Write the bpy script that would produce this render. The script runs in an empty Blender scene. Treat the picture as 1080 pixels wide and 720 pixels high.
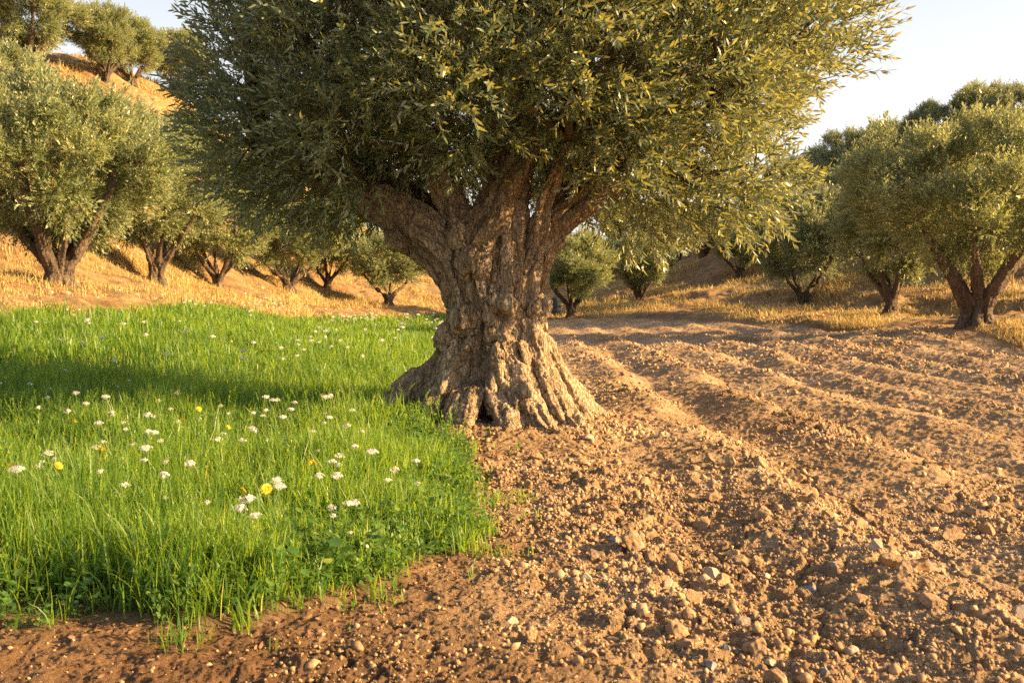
import bpy, math, numpy as np
from mathutils import Vector
import mathutils
R = math.radians
f32 = np.float32
sc = bpy.context.scene
col = sc.collection
rng = np.random.default_rng(7)

# ------------------------------------------------------------------ camera model
CAM_H, FPX = 1.6, 1050.0
PITCH = math.atan(60 / FPX)
cp, sp_ = math.cos(PITCH), math.sin(PITCH)

def ray(px, py):
    """direction through a point of the 1080x720 photograph, with a horizontal y of 1"""
    u, v = (px - 540) / FPX, (360 - py) / FPX
    x, y, z = u, cp + v * sp_, -sp_ + v * cp
    return x / y, z / y

def P(px, py, d):
    a, b = ray(px, py)
    return (a * d, d, CAM_H + b * d)

# ------------------------------------------------------------------ noise
def _h(ix, iy, iz, seed):
    h = (ix.astype(np.uint32) * np.uint32(374761393) + iy.astype(np.uint32) * np.uint32(668265263)
         + iz.astype(np.uint32) * np.uint32(2147483647 - 97) + np.uint32((seed * 974634777) & 0xffffffff))
    h = (h ^ (h >> np.uint32(13))) * np.uint32(1274126177)
    h = (h ^ (h >> np.uint32(15))) * np.uint32(2246822519)
    return ((h ^ (h >> np.uint32(16))) & np.uint32(0xffffff)).astype(f32) / f32(0xffffff)

def vn3(x, y, z, seed=0):
    """value noise in -1..1"""
    fx, fy, fz = np.floor(x), np.floor(y), np.floor(z)
    ix, iy, iz = fx.astype(np.int64), fy.astype(np.int64), fz.astype(np.int64)
    tx, ty, tz = (x - fx).astype(f32), (y - fy).astype(f32), (z - fz).astype(f32)
    tx, ty, tz = [t * t * t * (t * (t * 6 - 15) + 10) for t in (tx, ty, tz)]
    def c(a, b, d): return _h(ix + a, iy + b, iz + d, seed)
    x00 = c(0,0,0) * (1 - tx) + c(1,0,0) * tx; x10 = c(0,1,0) * (1 - tx) + c(1,1,0) * tx
    x01 = c(0,0,1) * (1 - tx) + c(1,0,1) * tx; x11 = c(0,1,1) * (1 - tx) + c(1,1,1) * tx
    return ((x00 * (1 - ty) + x10 * ty) * (1 - tz) + (x01 * (1 - ty) + x11 * ty) * tz) * 2 - 1

def vn2(x, y, seed=0):
    fx, fy = np.floor(x), np.floor(y)
    ix, iy = fx.astype(np.int64), fy.astype(np.int64)
    tx, ty = (x - fx).astype(f32), (y - fy).astype(f32)
    tx, ty = [t * t * t * (t * (t * 6 - 15) + 10) for t in (tx, ty)]
    z = np.zeros_like(ix)
    def c(a, b): return _h(ix + a, iy + b, z, seed)
    return ((c(0,0) * (1 - tx) + c(1,0) * tx) * (1 - ty) + (c(0,1) * (1 - tx) + c(1,1) * tx) * ty) * 2 - 1

def fbm2(x, y, f, octv, seed=0, gain=.5):
    s, a, t = 0, 1., 0
    for i in range(octv):
        c, n = math.cos(i * 1.1 + .4), math.sin(i * 1.1 + .4)
        s = s + a * vn2((x * c - y * n) * f + 13.7 * i, (x * n + y * c) * f - 7.1 * i, seed + i); t += a
        a *= gain; f *= 2.03
    return s / t

def fbm3(x, y, z, f, octv, seed=0, gain=.5):
    s, a, t = 0, 1., 0
    for i in range(octv):
        c, n = math.cos(i * 1.1 + .4), math.sin(i * 1.1 + .4)
        s = s + a * vn3((x * c - y * n) * f + 13.7 * i, (x * n + y * c) * f - 7.1 * i, z * f + 3.3 * i, seed + i); t += a
        a *= gain; f *= 2.03
    return s / t

def domes(x, y, cell, dens, seed, rmin=.25, rmax=.55):
    """height field of rounded lumps (max of domes), one possible lump per cell"""
    gx, gy = x / cell, y / cell
    bx, by = np.floor(gx), np.floor(gy)
    out = np.zeros_like(gx, dtype=f32)
    for i in (-1, 0, 1):
        for j in (-1, 0, 1):
            cx, cy = bx + i, by + j
            ix, iy = cx.astype(np.int64), cy.astype(np.int64); z = np.zeros_like(ix)
            px = cx + .15 + .7 * _h(ix, iy, z, seed); py = cy + .15 + .7 * _h(ix, iy, z, seed + 1)
            rr = rmin + (rmax - rmin) * _h(ix, iy, z, seed + 2) ** 2
            on = _h(ix, iy, z, seed + 3) < dens
            an = _h(ix, iy, z, seed + 4) * 3.14159; st = .65 + .7 * _h(ix, iy, z, seed + 5)
            dx, dy = gx - px, gy - py
            ca, sa = np.cos(an), np.sin(an)
            ex, ey = (dx * ca + dy * sa) * st, (-dx * sa + dy * ca) / st
            q = rr * rr - ex * ex - ey * ey
            out = np.maximum(out, np.where(on & (q > 0), np.minimum(np.maximum(q, 0) / rr * 1.35, rr * .72) , 0))
    return out * cell

def sstep(a, b, x):
    t = np.clip((x - a) / (b - a), 0, 1)
    return t * t * (3 - 2 * t)

# ------------------------------------------------------------------ mesh helpers
def mesh(name, verts, quads=None, tris=None, mat=None, smooth=False, attrs=None):
    me = bpy.data.meshes.new(name)
    verts = np.ascontiguousarray(verts, dtype=f32)
    ls, loops, st = [], [], []
    nq = 0 if quads is None else len(quads); ntr = 0 if tris is None else len(tris)
    if nq: loops.append(np.asarray(quads).reshape(-1))
    if ntr: loops.append(np.asarray(tris).reshape(-1))
    loops = np.concatenate(loops).astype(np.int32)
    starts = np.concatenate([np.arange(nq) * 4, nq * 4 + np.arange(ntr) * 3]).astype(np.int32)
    me.vertices.add(len(verts)); me.vertices.foreach_set('co', verts.reshape(-1))
    me.loops.add(len(loops)); me.loops.foreach_set('vertex_index', loops)
    me.polygons.add(nq + ntr); me.polygons.foreach_set('loop_start', starts)
    if smooth: me.polygons.foreach_set('use_smooth', np.ones(nq + ntr, dtype=bool))
    if attrs:
        for k, v in attrs.items():
            a = me.attributes.new(k, 'FLOAT', 'POINT'); a.data.foreach_set('value', np.ascontiguousarray(v, dtype=f32))
    me.update(calc_edges=True)
    if mat: me.materials.append(mat)
    return me

def obj(name, me, parent=None, loc=(0, 0, 0), rot=(0, 0, 0), scale=None):
    o = bpy.data.objects.new(name, me); col.objects.link(o)
    o.location = loc; o.rotation_euler = rot
    if scale is not None: o.scale = (scale,) * 3 if not hasattr(scale, '__len__') else scale
    if parent: o.parent = parent
    return o

def tag(o, label=None, cat=None, group=None, kind=None):
    if label: o['label'] = label
    if cat: o['category'] = cat
    if group: o['group'] = group
    if kind: o['kind'] = kind
    return o

# ------------------------------------------------------------------ terrain
# (theta, range) of the outer edge of the two fields, seen from where the camera stands
EDGE = [(-3.15, 3000), (-2.2, 60), (-1.4, 34), (-1.0, 24), (-.75, 21), (-.55, 20.3), (-.475, 21.0), (-.355, 25.6), (-.27, 33.5),
        (-.178, 42.5), (-.085, 51), (.0, 51.5), (.06, 50), (.13, 47), (.207, 42.8), (.28, 38.5), (.33, 35.5), (.42, 30), (.475, 26.6), (.55, 24.5),
        (.8, 22.5), (1.1, 23.5), (1.6, 30), (2.2, 60), (3.15, 3000)]
EDGE_T = np.array([e[0] for e in EDGE]); EDGE_R = np.array([e[1] for e in EDGE])
def edge_r(x, y):
    th = np.arctan2(x, y)
    return np.interp(th, EDGE_T, EDGE_R) + vn2(th * 22, th * 0 + 3, 5) * .5
ctrl = [
 # field, flat
 (0,0,0),(-3,0,0),(4,0,0),(0,5,0),(-3,5,.0),(4,5,0),(10,4,0),(0,11,.02),(4,11,0),(9,12,0),(4,20,0),(8,22,0),(0,20,.03),(0,30,.02),(6,30,0),
 (-3,9,.0),(-6,9,.02),(-4,14,.06),(-8,14,.24),(-3,22,.16),(-11,9,.15),(-9,17,.62),
 (0,-10,0),(10,-10,0),(-10,-10,0),(0,-30,0),(30,-30,.5),(-30,-30,.5),(16,8,.15),
 P(0,324,20.5),P(-60,322,20),P(75,328,22),P(150,333,24.5),P(250,332,34),P(350,334,43),P(450,334,52),P(540,337,52),P(600,337,48),P(760,342,41),P(900,352,33.6),P(1080,374,23.3),
 P(62,300,25),P(165,300,33),P(230,306,40),P(305,312,47),P(410,321,53),P(600,338,51),P(675,322,57),P(1030,345,27),P(940,332,36),P(848,318,46),P(780,292,62),P(720,275,85),
 # left hill
 P(30,85,56),P(112,88,60),P(185,100,68),P(240,135,74),P(300,178,80),P(60,200,38),P(0,190,36),P(130,210,43),P(-120,60,50),P(-100,290,24),P(-150,180,34),P(-40,55,60),
 P(330,260,64),P(230,240,56),P(400,262,80),P(430,255,100),P(180,180,56),
 # centre and right
 P(520,285,100),P(600,285,90),P(680,262,110),P(650,300,76),P(560,308,76),P(760,235,105),P(870,213,75),P(860,230,66),P(960,192,74),P(1040,172,70),P(1120,150,68),P(1000,240,52),P(1090,225,48),P(1080,290,38),P(1200,330,28),P(900,262,58),
 P(1300,290,50),P(1080,163,84),P(960,186,88),P(860,205,90),
 (30,20,.6),(45,10,.2),(45,-10,0),(42,34,1.5),(60,42,1),(80,20,-2),(110,50,-4),(-25,8,1.6),(-32,14,5),(-45,20,9),(-45,0,4),
 (-30,90,12),(-70,60,17),(-90,20,12),(0,130,4),(60,100,9),(80,60,1),(90,10,-3),(0,170,3),(-80,140,8),(80,150,8)]
CT = np.array(ctrl, dtype=np.float64)
def _tps(CT, lam):
    X = CT[:, :2]; n = len(X)
    d2 = ((X[:, None] - X[None]) ** 2).sum(2)
    K = .5 * d2 * np.log(d2 + 1e-12) + lam * np.eye(n)
    Pm = np.hstack([np.ones((n, 1)), X])
    A = np.block([[K, Pm], [Pm.T, np.zeros((3, 3))]])
    return np.linalg.solve(A, np.concatenate([CT[:, 2], np.zeros(3)]))
WT = _tps(CT, 3.0)
def base_z(x, y):
    x = np.asarray(x, dtype=np.float64); y = np.asarray(y, dtype=np.float64)
    sh = x.shape; x = x.ravel(); y = y.ravel(); out = np.empty_like(x)
    for i in range(0, len(x), 60000):
        a, b = x[i:i + 60000], y[i:i + 60000]
        d2 = (a[:, None] - CT[None, :, 0]) ** 2 + (b[:, None] - CT[None, :, 1]) ** 2
        out[i:i + 60000] = (.5 * d2 * np.log(d2 + 1e-12)) @ WT[:-3] + WT[-3] + WT[-2] * a + WT[-1] * b
    r = np.hypot(x, y - 20)
    k = sstep(95, 170, r)
    return (out * (1 - k) + 2.5 * k).reshape(sh)

HX, HY = -.2, 11.25       # the big tree
def meadow_mask(x, y):
    """positive inside the meadow (metres, roughly)"""
    w = vn2(x * 1.3, y * 1.3, 31) * .20 + vn2(x * 4, y * 4, 32) * .13 + vn2(x * 11, y * 11, 35) * .08 - .04
    bx = np.interp(y, [0, 4.6, 4.95, 5.4, 6.0, 6.5, 8.4, 9.6, 10.3, 11, 12.5, 20, 50], [-1.7, -1.25, -.86, -.60, -.38, -.27, -.28, -.40, -.75, -1.1, -.6, -.6, -.4])
    fr = np.interp(x, [-30, -6, -2.4, -1.2, -.6, 0], [4.9, 4.75, 4.66, 4.7, 4.85, 5.2])
    return np.minimum(bx - x, y - fr) + w

def furrow(x, y):
    """ridges of ploughed soil running away from the camera"""
    th = R(-2.2)
    u = x * math.cos(th) + y * math.sin(-th) * -1 * -1
    u = x + y * .038 + .30 * vn2(y * .22, x * .12, 41) + .16 * vn2(y * .7, x * .5, 42) + .05 * vn2(y * 2.4, x * 2, 43)
    ph = (u - .12) / 1.36
    k = ph - np.floor(ph)
    rid = np.floor(ph)
    h = np.sin(np.pi * k) ** 1.0
    prof = np.where(k < .62, sstep(0, .62, k), 1 - sstep(.62, 1.0, k))
    return prof, k, rid, u

def terrain(x, y, detail=True):
    z = base_z(x, y)
    er = edge_r(x, y); r = np.hypot(x, y)
    m = meadow_mask(x, y)
    inside = sstep(.4, -.8, r - er)
    soil = inside * sstep(.25, -.15, m)
    mead = inside * sstep(-.15, .25, m)
    dry = 1 - inside
    z = z + dry * (.12 + .24 * (.4 - np.abs(fbm2(x, y, .38, 4, 3))) + .12 * fbm2(x, y, 1.3, 2, 4)) * sstep(0, 1.5, r - er + .6)
    z = z + dry * fbm2(x, y, .13, 3, 8) * .5 * sstep(0, 10, r - er)
    st_ = z / 1.5 + .25 * vn2(x * .12, y * .12, 14); fr_ = st_ - np.floor(st_)
    z = z + dry * sstep(3, 9, r - er) * .55 * (sstep(.55, .95, fr_) - fr_) * (.6 + .8 * vn2(x * .08, y * .08, 15))
    z = z + mead * .05 + mead * .05 * fbm2(x, y, .5, 3, 9)
    dh = np.hypot(x - HX, y - HY)
    z = z + .13 * np.exp(-(dh / 1.5) ** 4)
    # terraces on the left hill
    ft = sstep(2.0, 3.2, u_ := x + y * .038) * 1.0
    right = sstep(-.1, 1.2, u_) * (1 - np.exp(-(dh / 1.7) ** 4)) * (1 - sstep(34, 46, r) * .5)
    prof, k, rid, u = furrow(x, y)
    amp = (.066 + .075 * sstep(6.5, 13, y) + .055 * vn2(rid * 3.7, y * .16, 44) + .04 * vn2(rid * 7.7, y * .6, 45)) * (.5 + .5 * sstep(.8, 3, u_))
    z = z + soil * right * (amp * (prof - .35))
    if not detail: return z, soil, mead, dry, k
    big = fbm2(x, y, 1.4, 3, 50)
    z = z + soil * .035 * big * (.35 + .65 * right)
    rough = np.clip(sstep(-.2, .4, fbm2(x, y, .9, 3, 51) + (.28 * np.cos(2 * np.pi * (k - .8)) - .02) * right + .02 * (1 - right)), .15, 1)
    rough = np.maximum(rough, .9 * np.exp(-(((x - 1.35) / 1.1) ** 2 + ((y - 5.6) / 1.3) ** 2)))
    rough = np.maximum(rough, .95 * np.exp(-((np.hypot((x - HX) / 1.1, (y - HY) / .9) - 1.25) / .35) ** 2))
    wx = x + .05 * vn2(x * 9, y * 9, 52) + .02 * vn2(x * 33, y * 33, 57); wy = y + .05 * vn2(x * 9 + 5, y * 9, 53) + .02 * vn2(x * 33 + 9, y * 33, 58)
    near = (r < 34)
    idx = np.nonzero((soil > .02) & near)
    c = np.zeros_like(z, dtype=f32)
    a, b = wx[idx], wy[idx]; q = rough[idx]
    c[idx] = (domes(a, b, .30, .30, 60) * .34 + domes(a, b, .145, .42, 70) * .5 + domes(a, b, .07, .42, 80) * .55) * q + domes(a, b, .036, .45, 90) * .45 * (.3 + .7 * q)
    z = z + soil * c + soil * (.034 * fbm2(x, y, 6, 6, 54, .66) + .022 * (.5 - np.abs(fbm2(x, y, 17, 3, 59))) * (.4 + .6 * rough)) + (mead + dry * .9) * .02 * fbm2(x, y, 6, 3, 55)
    cr = np.abs(fbm2(x, y, 3.2, 3, 56))
    z = z - soil * .05 * np.exp(-(cr / .07) ** 2) * rough
    return z, soil, mead, dry, k

def ground_z(x, y):
    x = np.atleast_1d(np.asarray(x, dtype=np.float64)); y = np.atleast_1d(np.asarray(y, dtype=np.float64))
    return terrain(x, y)[0]
def gz(x, y): return float(ground_z([x], [y])[0])

def on_ground(px, py, h=0., it=10):
    """world point where the line through a photograph point is h above the ground"""
    a, b = ray(px, py); d = (CAM_H - h) / max(1e-3, -b)
    d = min(d, 60)
    for _ in range(it):
        z = float(base_z([a * d], [d])[0]) + h
        d += ((CAM_H + b * d) - z) / max(.02, -b) * .5
        d = min(max(d, 3), 90)
    return a * d, d

# ------------------------------------------------------------------ materials
def newmat(name):
    m = bpy.data.materials.new(name); m.use_nodes = True
    nt = m.node_tree; nt.nodes.clear()
    out = nt.nodes.new('ShaderNodeOutputMaterial')
    return m, nt, out
def N(nt, t, **kw):
    n = nt.nodes.new(t)
    for k, v in kw.items():
        if k.startswith('i_'):
            key = k[2:]
            key = int(key) if key.isdigit() else key.replace('_', ' ')
            n.inputs[key].default_value = v
        else: setattr(n, k, v)
    return n
def L(nt, a, b): nt.links.new(a, b)
def rampn(nt, fac, stops, interp='LINEAR'):
    r = nt.nodes.new('ShaderNodeValToRGB'); L(nt, fac, r.inputs[0]); r.color_ramp.interpolation = interp
    el = r.color_ramp.elements
    while len(el) < len(stops): el.new(.5)
    for e, (p, c) in zip(el, stops): e.position = p; e.color = (*c, 1)
    return r
def noise(nt, scale, detail=4, rough=.55, vec=None, dist=0):
    n = nt.nodes.new('ShaderNodeTexNoise'); n.inputs['Scale'].default_value = scale; n.inputs['Detail'].default_value = detail
    n.inputs['Roughness'].default_value = rough; n.inputs['Distortion'].default_value = dist
    if vec is not None: L(nt, vec, n.inputs['Vector'])
    return n
def mixc(nt, fac, a, b, mode='MIX'):
    m = nt.nodes.new('ShaderNodeMix'); m.data_type = 'RGBA'; m.blend_type = mode
    for s, v in ((m.inputs[0], fac), (m.inputs[6], a), (m.inputs[7], b)):
        if hasattr(v, 'is_linked') or hasattr(v, 'links'): L(nt, v, s)
        elif isinstance(v, (int, float)): s.default_value = v
        else: s.default_value = (*v, 1)
    return m.outputs[2]
def attr(nt, name):
    a = nt.nodes.new('ShaderNodeAttribute'); a.attribute_name = name; return a.outputs['Fac']

def leaf_material(name, dark, mid, light, under, trans, yellow=(.42, .36, .05), tfac=.34, rough=.38):
    m, nt, out = newmat(name)
    t = attr(nt, 'tint')
    r = rampn(nt, t, [(0, dark), (.45, mid), (.93, light), (.97, yellow)])
    geo = nt.nodes.new('ShaderNodeNewGeometry')
    # the underside of the leaf is paler
    c = mixc(nt, geo.outputs['Backfacing'], r.outputs[0], under)
    b = N(nt, 'ShaderNodeBsdfPrincipled', i_Roughness=rough); b.inputs['Specular IOR Level'].default_value = .5
    L(nt, c, b.inputs['Base Color'])
    tr = nt.nodes.new('ShaderNodeBsdfTranslucent')
    tc = mixc(nt, t, trans, tuple(min(1, v * 1.25) for v in trans)); L(nt, tc, tr.inputs[0])
    mx = nt.nodes.new('ShaderNodeMixShader'); mx.inputs[0].default_value = tfac
    L(nt, b.outputs[0], mx.inputs[1]); L(nt, tr.outputs[0], mx.inputs[2]); L(nt, mx.outputs[0], out.inputs[0])
    return m

M = {}
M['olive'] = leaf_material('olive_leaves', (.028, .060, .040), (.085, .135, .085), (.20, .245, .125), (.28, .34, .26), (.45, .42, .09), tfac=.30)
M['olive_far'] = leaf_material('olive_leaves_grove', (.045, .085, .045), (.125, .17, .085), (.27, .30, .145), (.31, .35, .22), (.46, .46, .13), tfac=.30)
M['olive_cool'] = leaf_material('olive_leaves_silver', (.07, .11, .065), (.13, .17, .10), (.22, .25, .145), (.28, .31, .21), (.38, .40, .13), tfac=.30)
M['grass'] = leaf_material('meadow_grass', (.022, .080, .020), (.065, .16, .024), (.23, .305, .03), (.10, .19, .03), (.34, .49, .03), yellow=(.5, .44, .10), tfac=.45, rough=.45)
M['weed'] = leaf_material('weed_leaves', (.04, .11, .03), (.07, .16, .035), (.16, .24, .03), (.10, .18, .05), (.26, .42, .04), yellow=(.40, .36, .04), tfac=.35, rough=.5)
M['dry'] = leaf_material('dry_grass', (.25, .18, .07), (.42, .31, .12), (.60, .47, .21), (.5, .38, .15), (.6, .42, .13), yellow=(.22, .22, .06), tfac=.30, rough=.6)
M['litter'] = leaf_material('leaf_litter', (.05, .025, .012), (.13, .065, .028), (.25, .14, .055), (.15, .08, .04), (.2, .1, .03), yellow=(.35, .2, .06), tfac=.12, rough=.7)

def earth_material(name, cols, seedoff=0, dryblend=False, bump=1.0, cobj=False):
    m, nt, out = newmat(name)
    tc = nt.nodes.new('ShaderNodeTexCoord'); v = tc.outputs['Object']
    n1 = noise(nt, .55, 6, .7, v); n2 = noise(nt, 5.5, 6, .65, v, .4); n3 = noise(nt, 38, 4, .7, v)
    r = rampn(nt, n2.outputs[0], [(.25, cols[0]), (.48, cols[1]), (.62, cols[2]), (.8, cols[3])])
    c = mixc(nt, .55, r.outputs[0], rampn(nt, n1.outputs[0], [(.32, cols[0]), (.5, cols[1]), (.68, cols[3])]).outputs[0])
    g = rampn(nt, n3.outputs[0], [(.28, (.55, .55, .55)), (.5, (1, 1, 1)), (.72, (1.35, 1.35, 1.35))])
    c = mixc(nt, .8, c, g.outputs[0], 'MULTIPLY')
    b = N(nt, 'ShaderNodeBsdfPrincipled', i_Roughness=.93); b.inputs['Specular IOR Level'].default_value = .15
    if cobj:
        vr = nt.nodes.new('ShaderNodeMapRange'); L(nt, attr(nt, 'tint'), vr.inputs[0]); vr.inputs[3].default_value = .92; vr.inputs[4].default_value = 1.25
        gm = nt.nodes.new('ShaderNodeCombineColor'); [L(nt, vr.outputs[0], gm.inputs[i]) for i in range(3)]
        c = mixc(nt, 1., c, gm.outputs[0], 'MULTIPLY')
    if dryblend:
        # front strip of soil with shade painted in; dry straw-coloured cover further out
        painted_shade = attr(nt, 'painted_shade')
        c = mixc(nt, painted_shade, c, mixc(nt, 1.0, c, (.52, .45, .40), 'MULTIPLY'))
        d = attr(nt, 'dry')
        nd = noise(nt, .35, 5, .6, v); nd2 = noise(nt, 1.6, 9, .78, v)
        dc = rampn(nt, nd2.outputs[0], [(.3, (.10, .065, .036)), (.5, (.27, .18, .085)), (.68, (.43, .31, .15))])
        dc2 = rampn(nt, nd2.outputs[0], [(.3, (.09, .052, .03)), (.5, (.25, .145, .07)), (.72, (.40, .26, .125))])
        dd = mixc(nt, rampn(nt, nd.outputs[0], [(.42, (0, 0, 0)), (.58, (1, 1, 1))]).outputs[0], dc.outputs[0], dc2.outputs[0])
        c = mixc(nt, d, c, dd)
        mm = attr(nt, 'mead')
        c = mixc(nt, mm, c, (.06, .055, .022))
    L(nt, c, b.inputs['Base Color'])
    nb = noise(nt, 22, 9, .78, v); nb2 = noise(nt, 120, 3, .6, v)
    ad = nt.nodes.new('ShaderNodeMath'); ad.operation = 'MULTIPLY_ADD'; L(nt, nb2.outputs[0], ad.inputs[0]); ad.inputs[1].default_value = .3; L(nt, nb.outputs[0], ad.inputs[2])
    bp = N(nt, 'ShaderNodeBump', i_Strength=bump, i_Distance=.045); L(nt, ad.outputs[0], bp.inputs['Height']); L(nt, bp.outputs[0], b.inputs['Normal'])
    L(nt, b.outputs[0], out.inputs[0])
    return m
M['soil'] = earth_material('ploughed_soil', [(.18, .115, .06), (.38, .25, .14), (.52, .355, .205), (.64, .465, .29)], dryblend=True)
M['clod'] = earth_material('earth_clods', [(.20, .125, .065), (.38, .25, .14), (.50, .345, .20), (.60, .44, .28)], bump=.5, cobj=True)
M['stone'] = earth_material('grey_stones', [(.13, .13, .13), (.22, .22, .225), (.29, .285, .28), (.40, .38, .355)], bump=.3)
M['pale_stone'] = earth_material('pale_stones', [(.24, .18, .12), (.38, .30, .22), (.46, .38, .29), (.56, .48, .38)], bump=.3)

def bark_material(name, cols, sc_=1.0):
    m, nt, out = newmat(name)
    tc = nt.nodes.new('ShaderNodeTexCoord'); v = tc.outputs['Object']
    mp = nt.nodes.new('ShaderNodeMapping'); mp.inputs['Scale'].default_value = (1, 1, .32); L(nt, v, mp.inputs[0])
    n1 = noise(nt, 3 * sc_, 6, .65, mp.outputs[0], .5); n2 = noise(nt, 24 * sc_, 8, .7, mp.outputs[0], .6)
    vo = nt.nodes.new('ShaderNodeTexVoronoi'); vo.feature = 'DISTANCE_TO_EDGE'; vo.inputs['Scale'].default_value = 26 * sc_
    dn = noise(nt, 8 * sc_, 4, .6, mp.outputs[0])
    ds = nt.nodes.new('ShaderNodeVectorMath'); ds.operation = 'MULTIPLY_ADD'; L(nt, dn.outputs['Color'], ds.inputs[0]); ds.inputs[1].default_value = (.12, .12, .12); L(nt, mp.outputs[0], ds.inputs[2])
    L(nt, ds.outputs[0], vo.inputs['Vector'])
    crk = rampn(nt, vo.outputs['Distance'], [(0, (0, 0, 0)), (.16, (1, 1, 1))])
    r = rampn(nt, n1.outputs[0], [(.28, cols[0]), (.5, cols[1]), (.72, cols[2])])
    g = rampn(nt, n2.outputs[0], [(.3, (.5, .48, .46)), (.5, (.95, .95, .95)), (.7, (1.35, 1.32, 1.25))])
    c = mixc(nt, .85, r.outputs[0], g.outputs[0], 'MULTIPLY')
    ck = mixc(nt, .35, (1, 1, 1), crk.outputs[0], 'MULTIPLY'); c = mixc(nt, 1., c, ck, 'MULTIPLY')
    b = N(nt, 'ShaderNodeBsdfPrincipled', i_Roughness=.85); b.inputs['Specular IOR Level'].default_value = .2
    L(nt, c, b.inputs['Base Color'])
    b1 = N(nt, 'ShaderNodeBump', i_Strength=.7, i_Distance=.02); L(nt, n2.outputs[0], b1.inputs['Height'])
    b2 = N(nt, 'ShaderNodeBump', i_Strength=.8, i_Distance=.015); L(nt, crk.outputs[0], b2.inputs['Height']); L(nt, b1.outputs[0], b2.inputs['Normal'])
    L(nt, b2.outputs[0], b.inputs['Normal']); L(nt, b.outputs[0], out.inputs[0])
    return m
M['bark'] = bark_material('old_olive_bark', [(.16, .112, .07), (.35, .26, .17), (.52, .41, .28)])
M['bark_far'] = bark_material('grove_bark', [(.06, .045, .035), (.12, .09, .065), (.20, .15, .11)], .6)
M['twig'] = bark_material('twig_bark', [(.12, .10, .06), (.20, .16, .10), (.28, .23, .15)], 3)

def plain(name, c, rough=.6, tr=0, var=.25, sc_=40):
    m, nt, out = newmat(name)
    tc = nt.nodes.new('ShaderNodeTexCoord'); n = noise(nt, sc_, 4, .6, tc.outputs['Object'])
    r = rampn(nt, n.outputs[0], [(.3, tuple(x * (1 - var) for x in c)), (.7, tuple(min(1, x * (1 + var * .4)) for x in c))])
    b = N(nt, 'ShaderNodeBsdfPrincipled', i_Roughness=rough); L(nt, r.outputs[0], b.inputs['Base Color'])
    if tr:
        t = nt.nodes.new('ShaderNodeBsdfTranslucent'); L(nt, r.outputs[0], t.inputs[0])
        mx = nt.nodes.new('ShaderNodeMixShader'); mx.inputs[0].default_value = tr
        L(nt, b.outputs[0], mx.inputs[1]); L(nt, t.outputs[0], mx.inputs[2]); L(nt, mx.outputs[0], out.inputs[0])
    else: L(nt, b.outputs[0], out.inputs[0])
    return m
M['petal'] = plain('white_petals', (.88, .87, .82), .6, .4)
M['yellow'] = plain('yellow_petals', (.85, .62, .03), .6, .25)
M['stem'] = plain('flower_stem', (.12, .22, .04), .5, .15)
M['drum'] = plain('blue_painted_steel', (.06, .085, .10), .6)

# ------------------------------------------------------------------ ground sheet
def build_ground():
    fine = np.linspace(-R(32), R(32), 1100)
    co = np.linspace(R(33), 2 * math.pi - R(33), 130)[1:-1]
    th = np.concatenate([fine, co])
    rr = [1.5]
    while rr[-1] < 700:
        r = rr[-1]
        s = max(.009, .0019 * r) if r < 48 else min(.004 * r, 4) if r < 110 else .06 * r
        if r < 3.6: s = .06
        rr.append(r + s)
    rr = np.array(rr); nr, nt_ = len(rr), len(th)
    RR, TH = np.meshgrid(rr, th, indexing='ij')
    x = (RR * np.sin(TH)).ravel(); y = (RR * np.cos(TH)).ravel()
    z, soil, mead, dry, k = terrain(x, y)
    V = np.stack([x, y, z], 1)
    V = np.vstack([V, [[0, 0, 0]]])
    cidx = nr * nt_
    I, J = np.meshgrid(np.arange(nr - 1), np.arange(nt_), indexing='ij')
    J2 = (J + 1) % nt_
    q = np.stack([I * nt_ + J, I * nt_ + J2, (I + 1) * nt_ + J2, (I + 1) * nt_ + J], -1).reshape(-1, 4)[:, ::-1]
    jj = np.arange(nt_)
    tri = np.stack([np.full(nt_, cidx), (jj + 1) % nt_, jj], 1)
    # near field: a darker strip of painted shade in front of the meadow
    painted_shade = soil * sstep(.55, -.5, x - .2 * vn2(x * 2, y * 2, 33)) * sstep(5.3, 4.7, y) * .0 + soil * sstep(.9, -1.2, x + .5 * vn2(x * 1.7, y * 1.7, 34)) * sstep(8.0, 5.5, y)
    A = {'dry': dry, 'mead': mead, 'painted_shade': np.clip(painted_shade, 0, 1)}
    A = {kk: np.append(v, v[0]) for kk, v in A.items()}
    qc = q[:, 0]
    cls = np.where(dry[qc] > .5, 2, np.where(mead[qc] > .5, 1, 0))
    for c, nm in ((0, 'ploughed_field'), (1, 'meadow_ground'), (2, 'hillside')):
        qs = q[cls == c]; ts = tri if c == 0 else None
        used = np.unique(np.concatenate([qs.ravel(), ts.ravel()]) if ts is not None else qs)
        mp = np.zeros(len(V), dtype=np.int64); mp[used] = np.arange(len(used))
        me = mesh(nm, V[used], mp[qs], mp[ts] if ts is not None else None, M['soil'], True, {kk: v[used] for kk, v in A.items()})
        tag(obj(nm, me), kind='structure')
build_ground()

# ------------------------------------------------------------------ tubes and strands
def catmull(pts, n):
    p = np.array(pts, dtype=float); m = len(p)
    pp = np.vstack([2 * p[0] - p[1], p, 2 * p[-1] - p[-2]])
    out = []
    for i in range(m - 1):
        a, b, c, d = pp[i:i + 4]
        for t in np.linspace(0, 1, n, endpoint=False):
            out.append(.5 * ((2 * b) + (-a + c) * t + (2 * a - 5 * b + 4 * c - d) * t * t + (-a + 3 * b - 3 * c + d) * t ** 3))
    out.append(p[-1]); return np.array(out)

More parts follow.
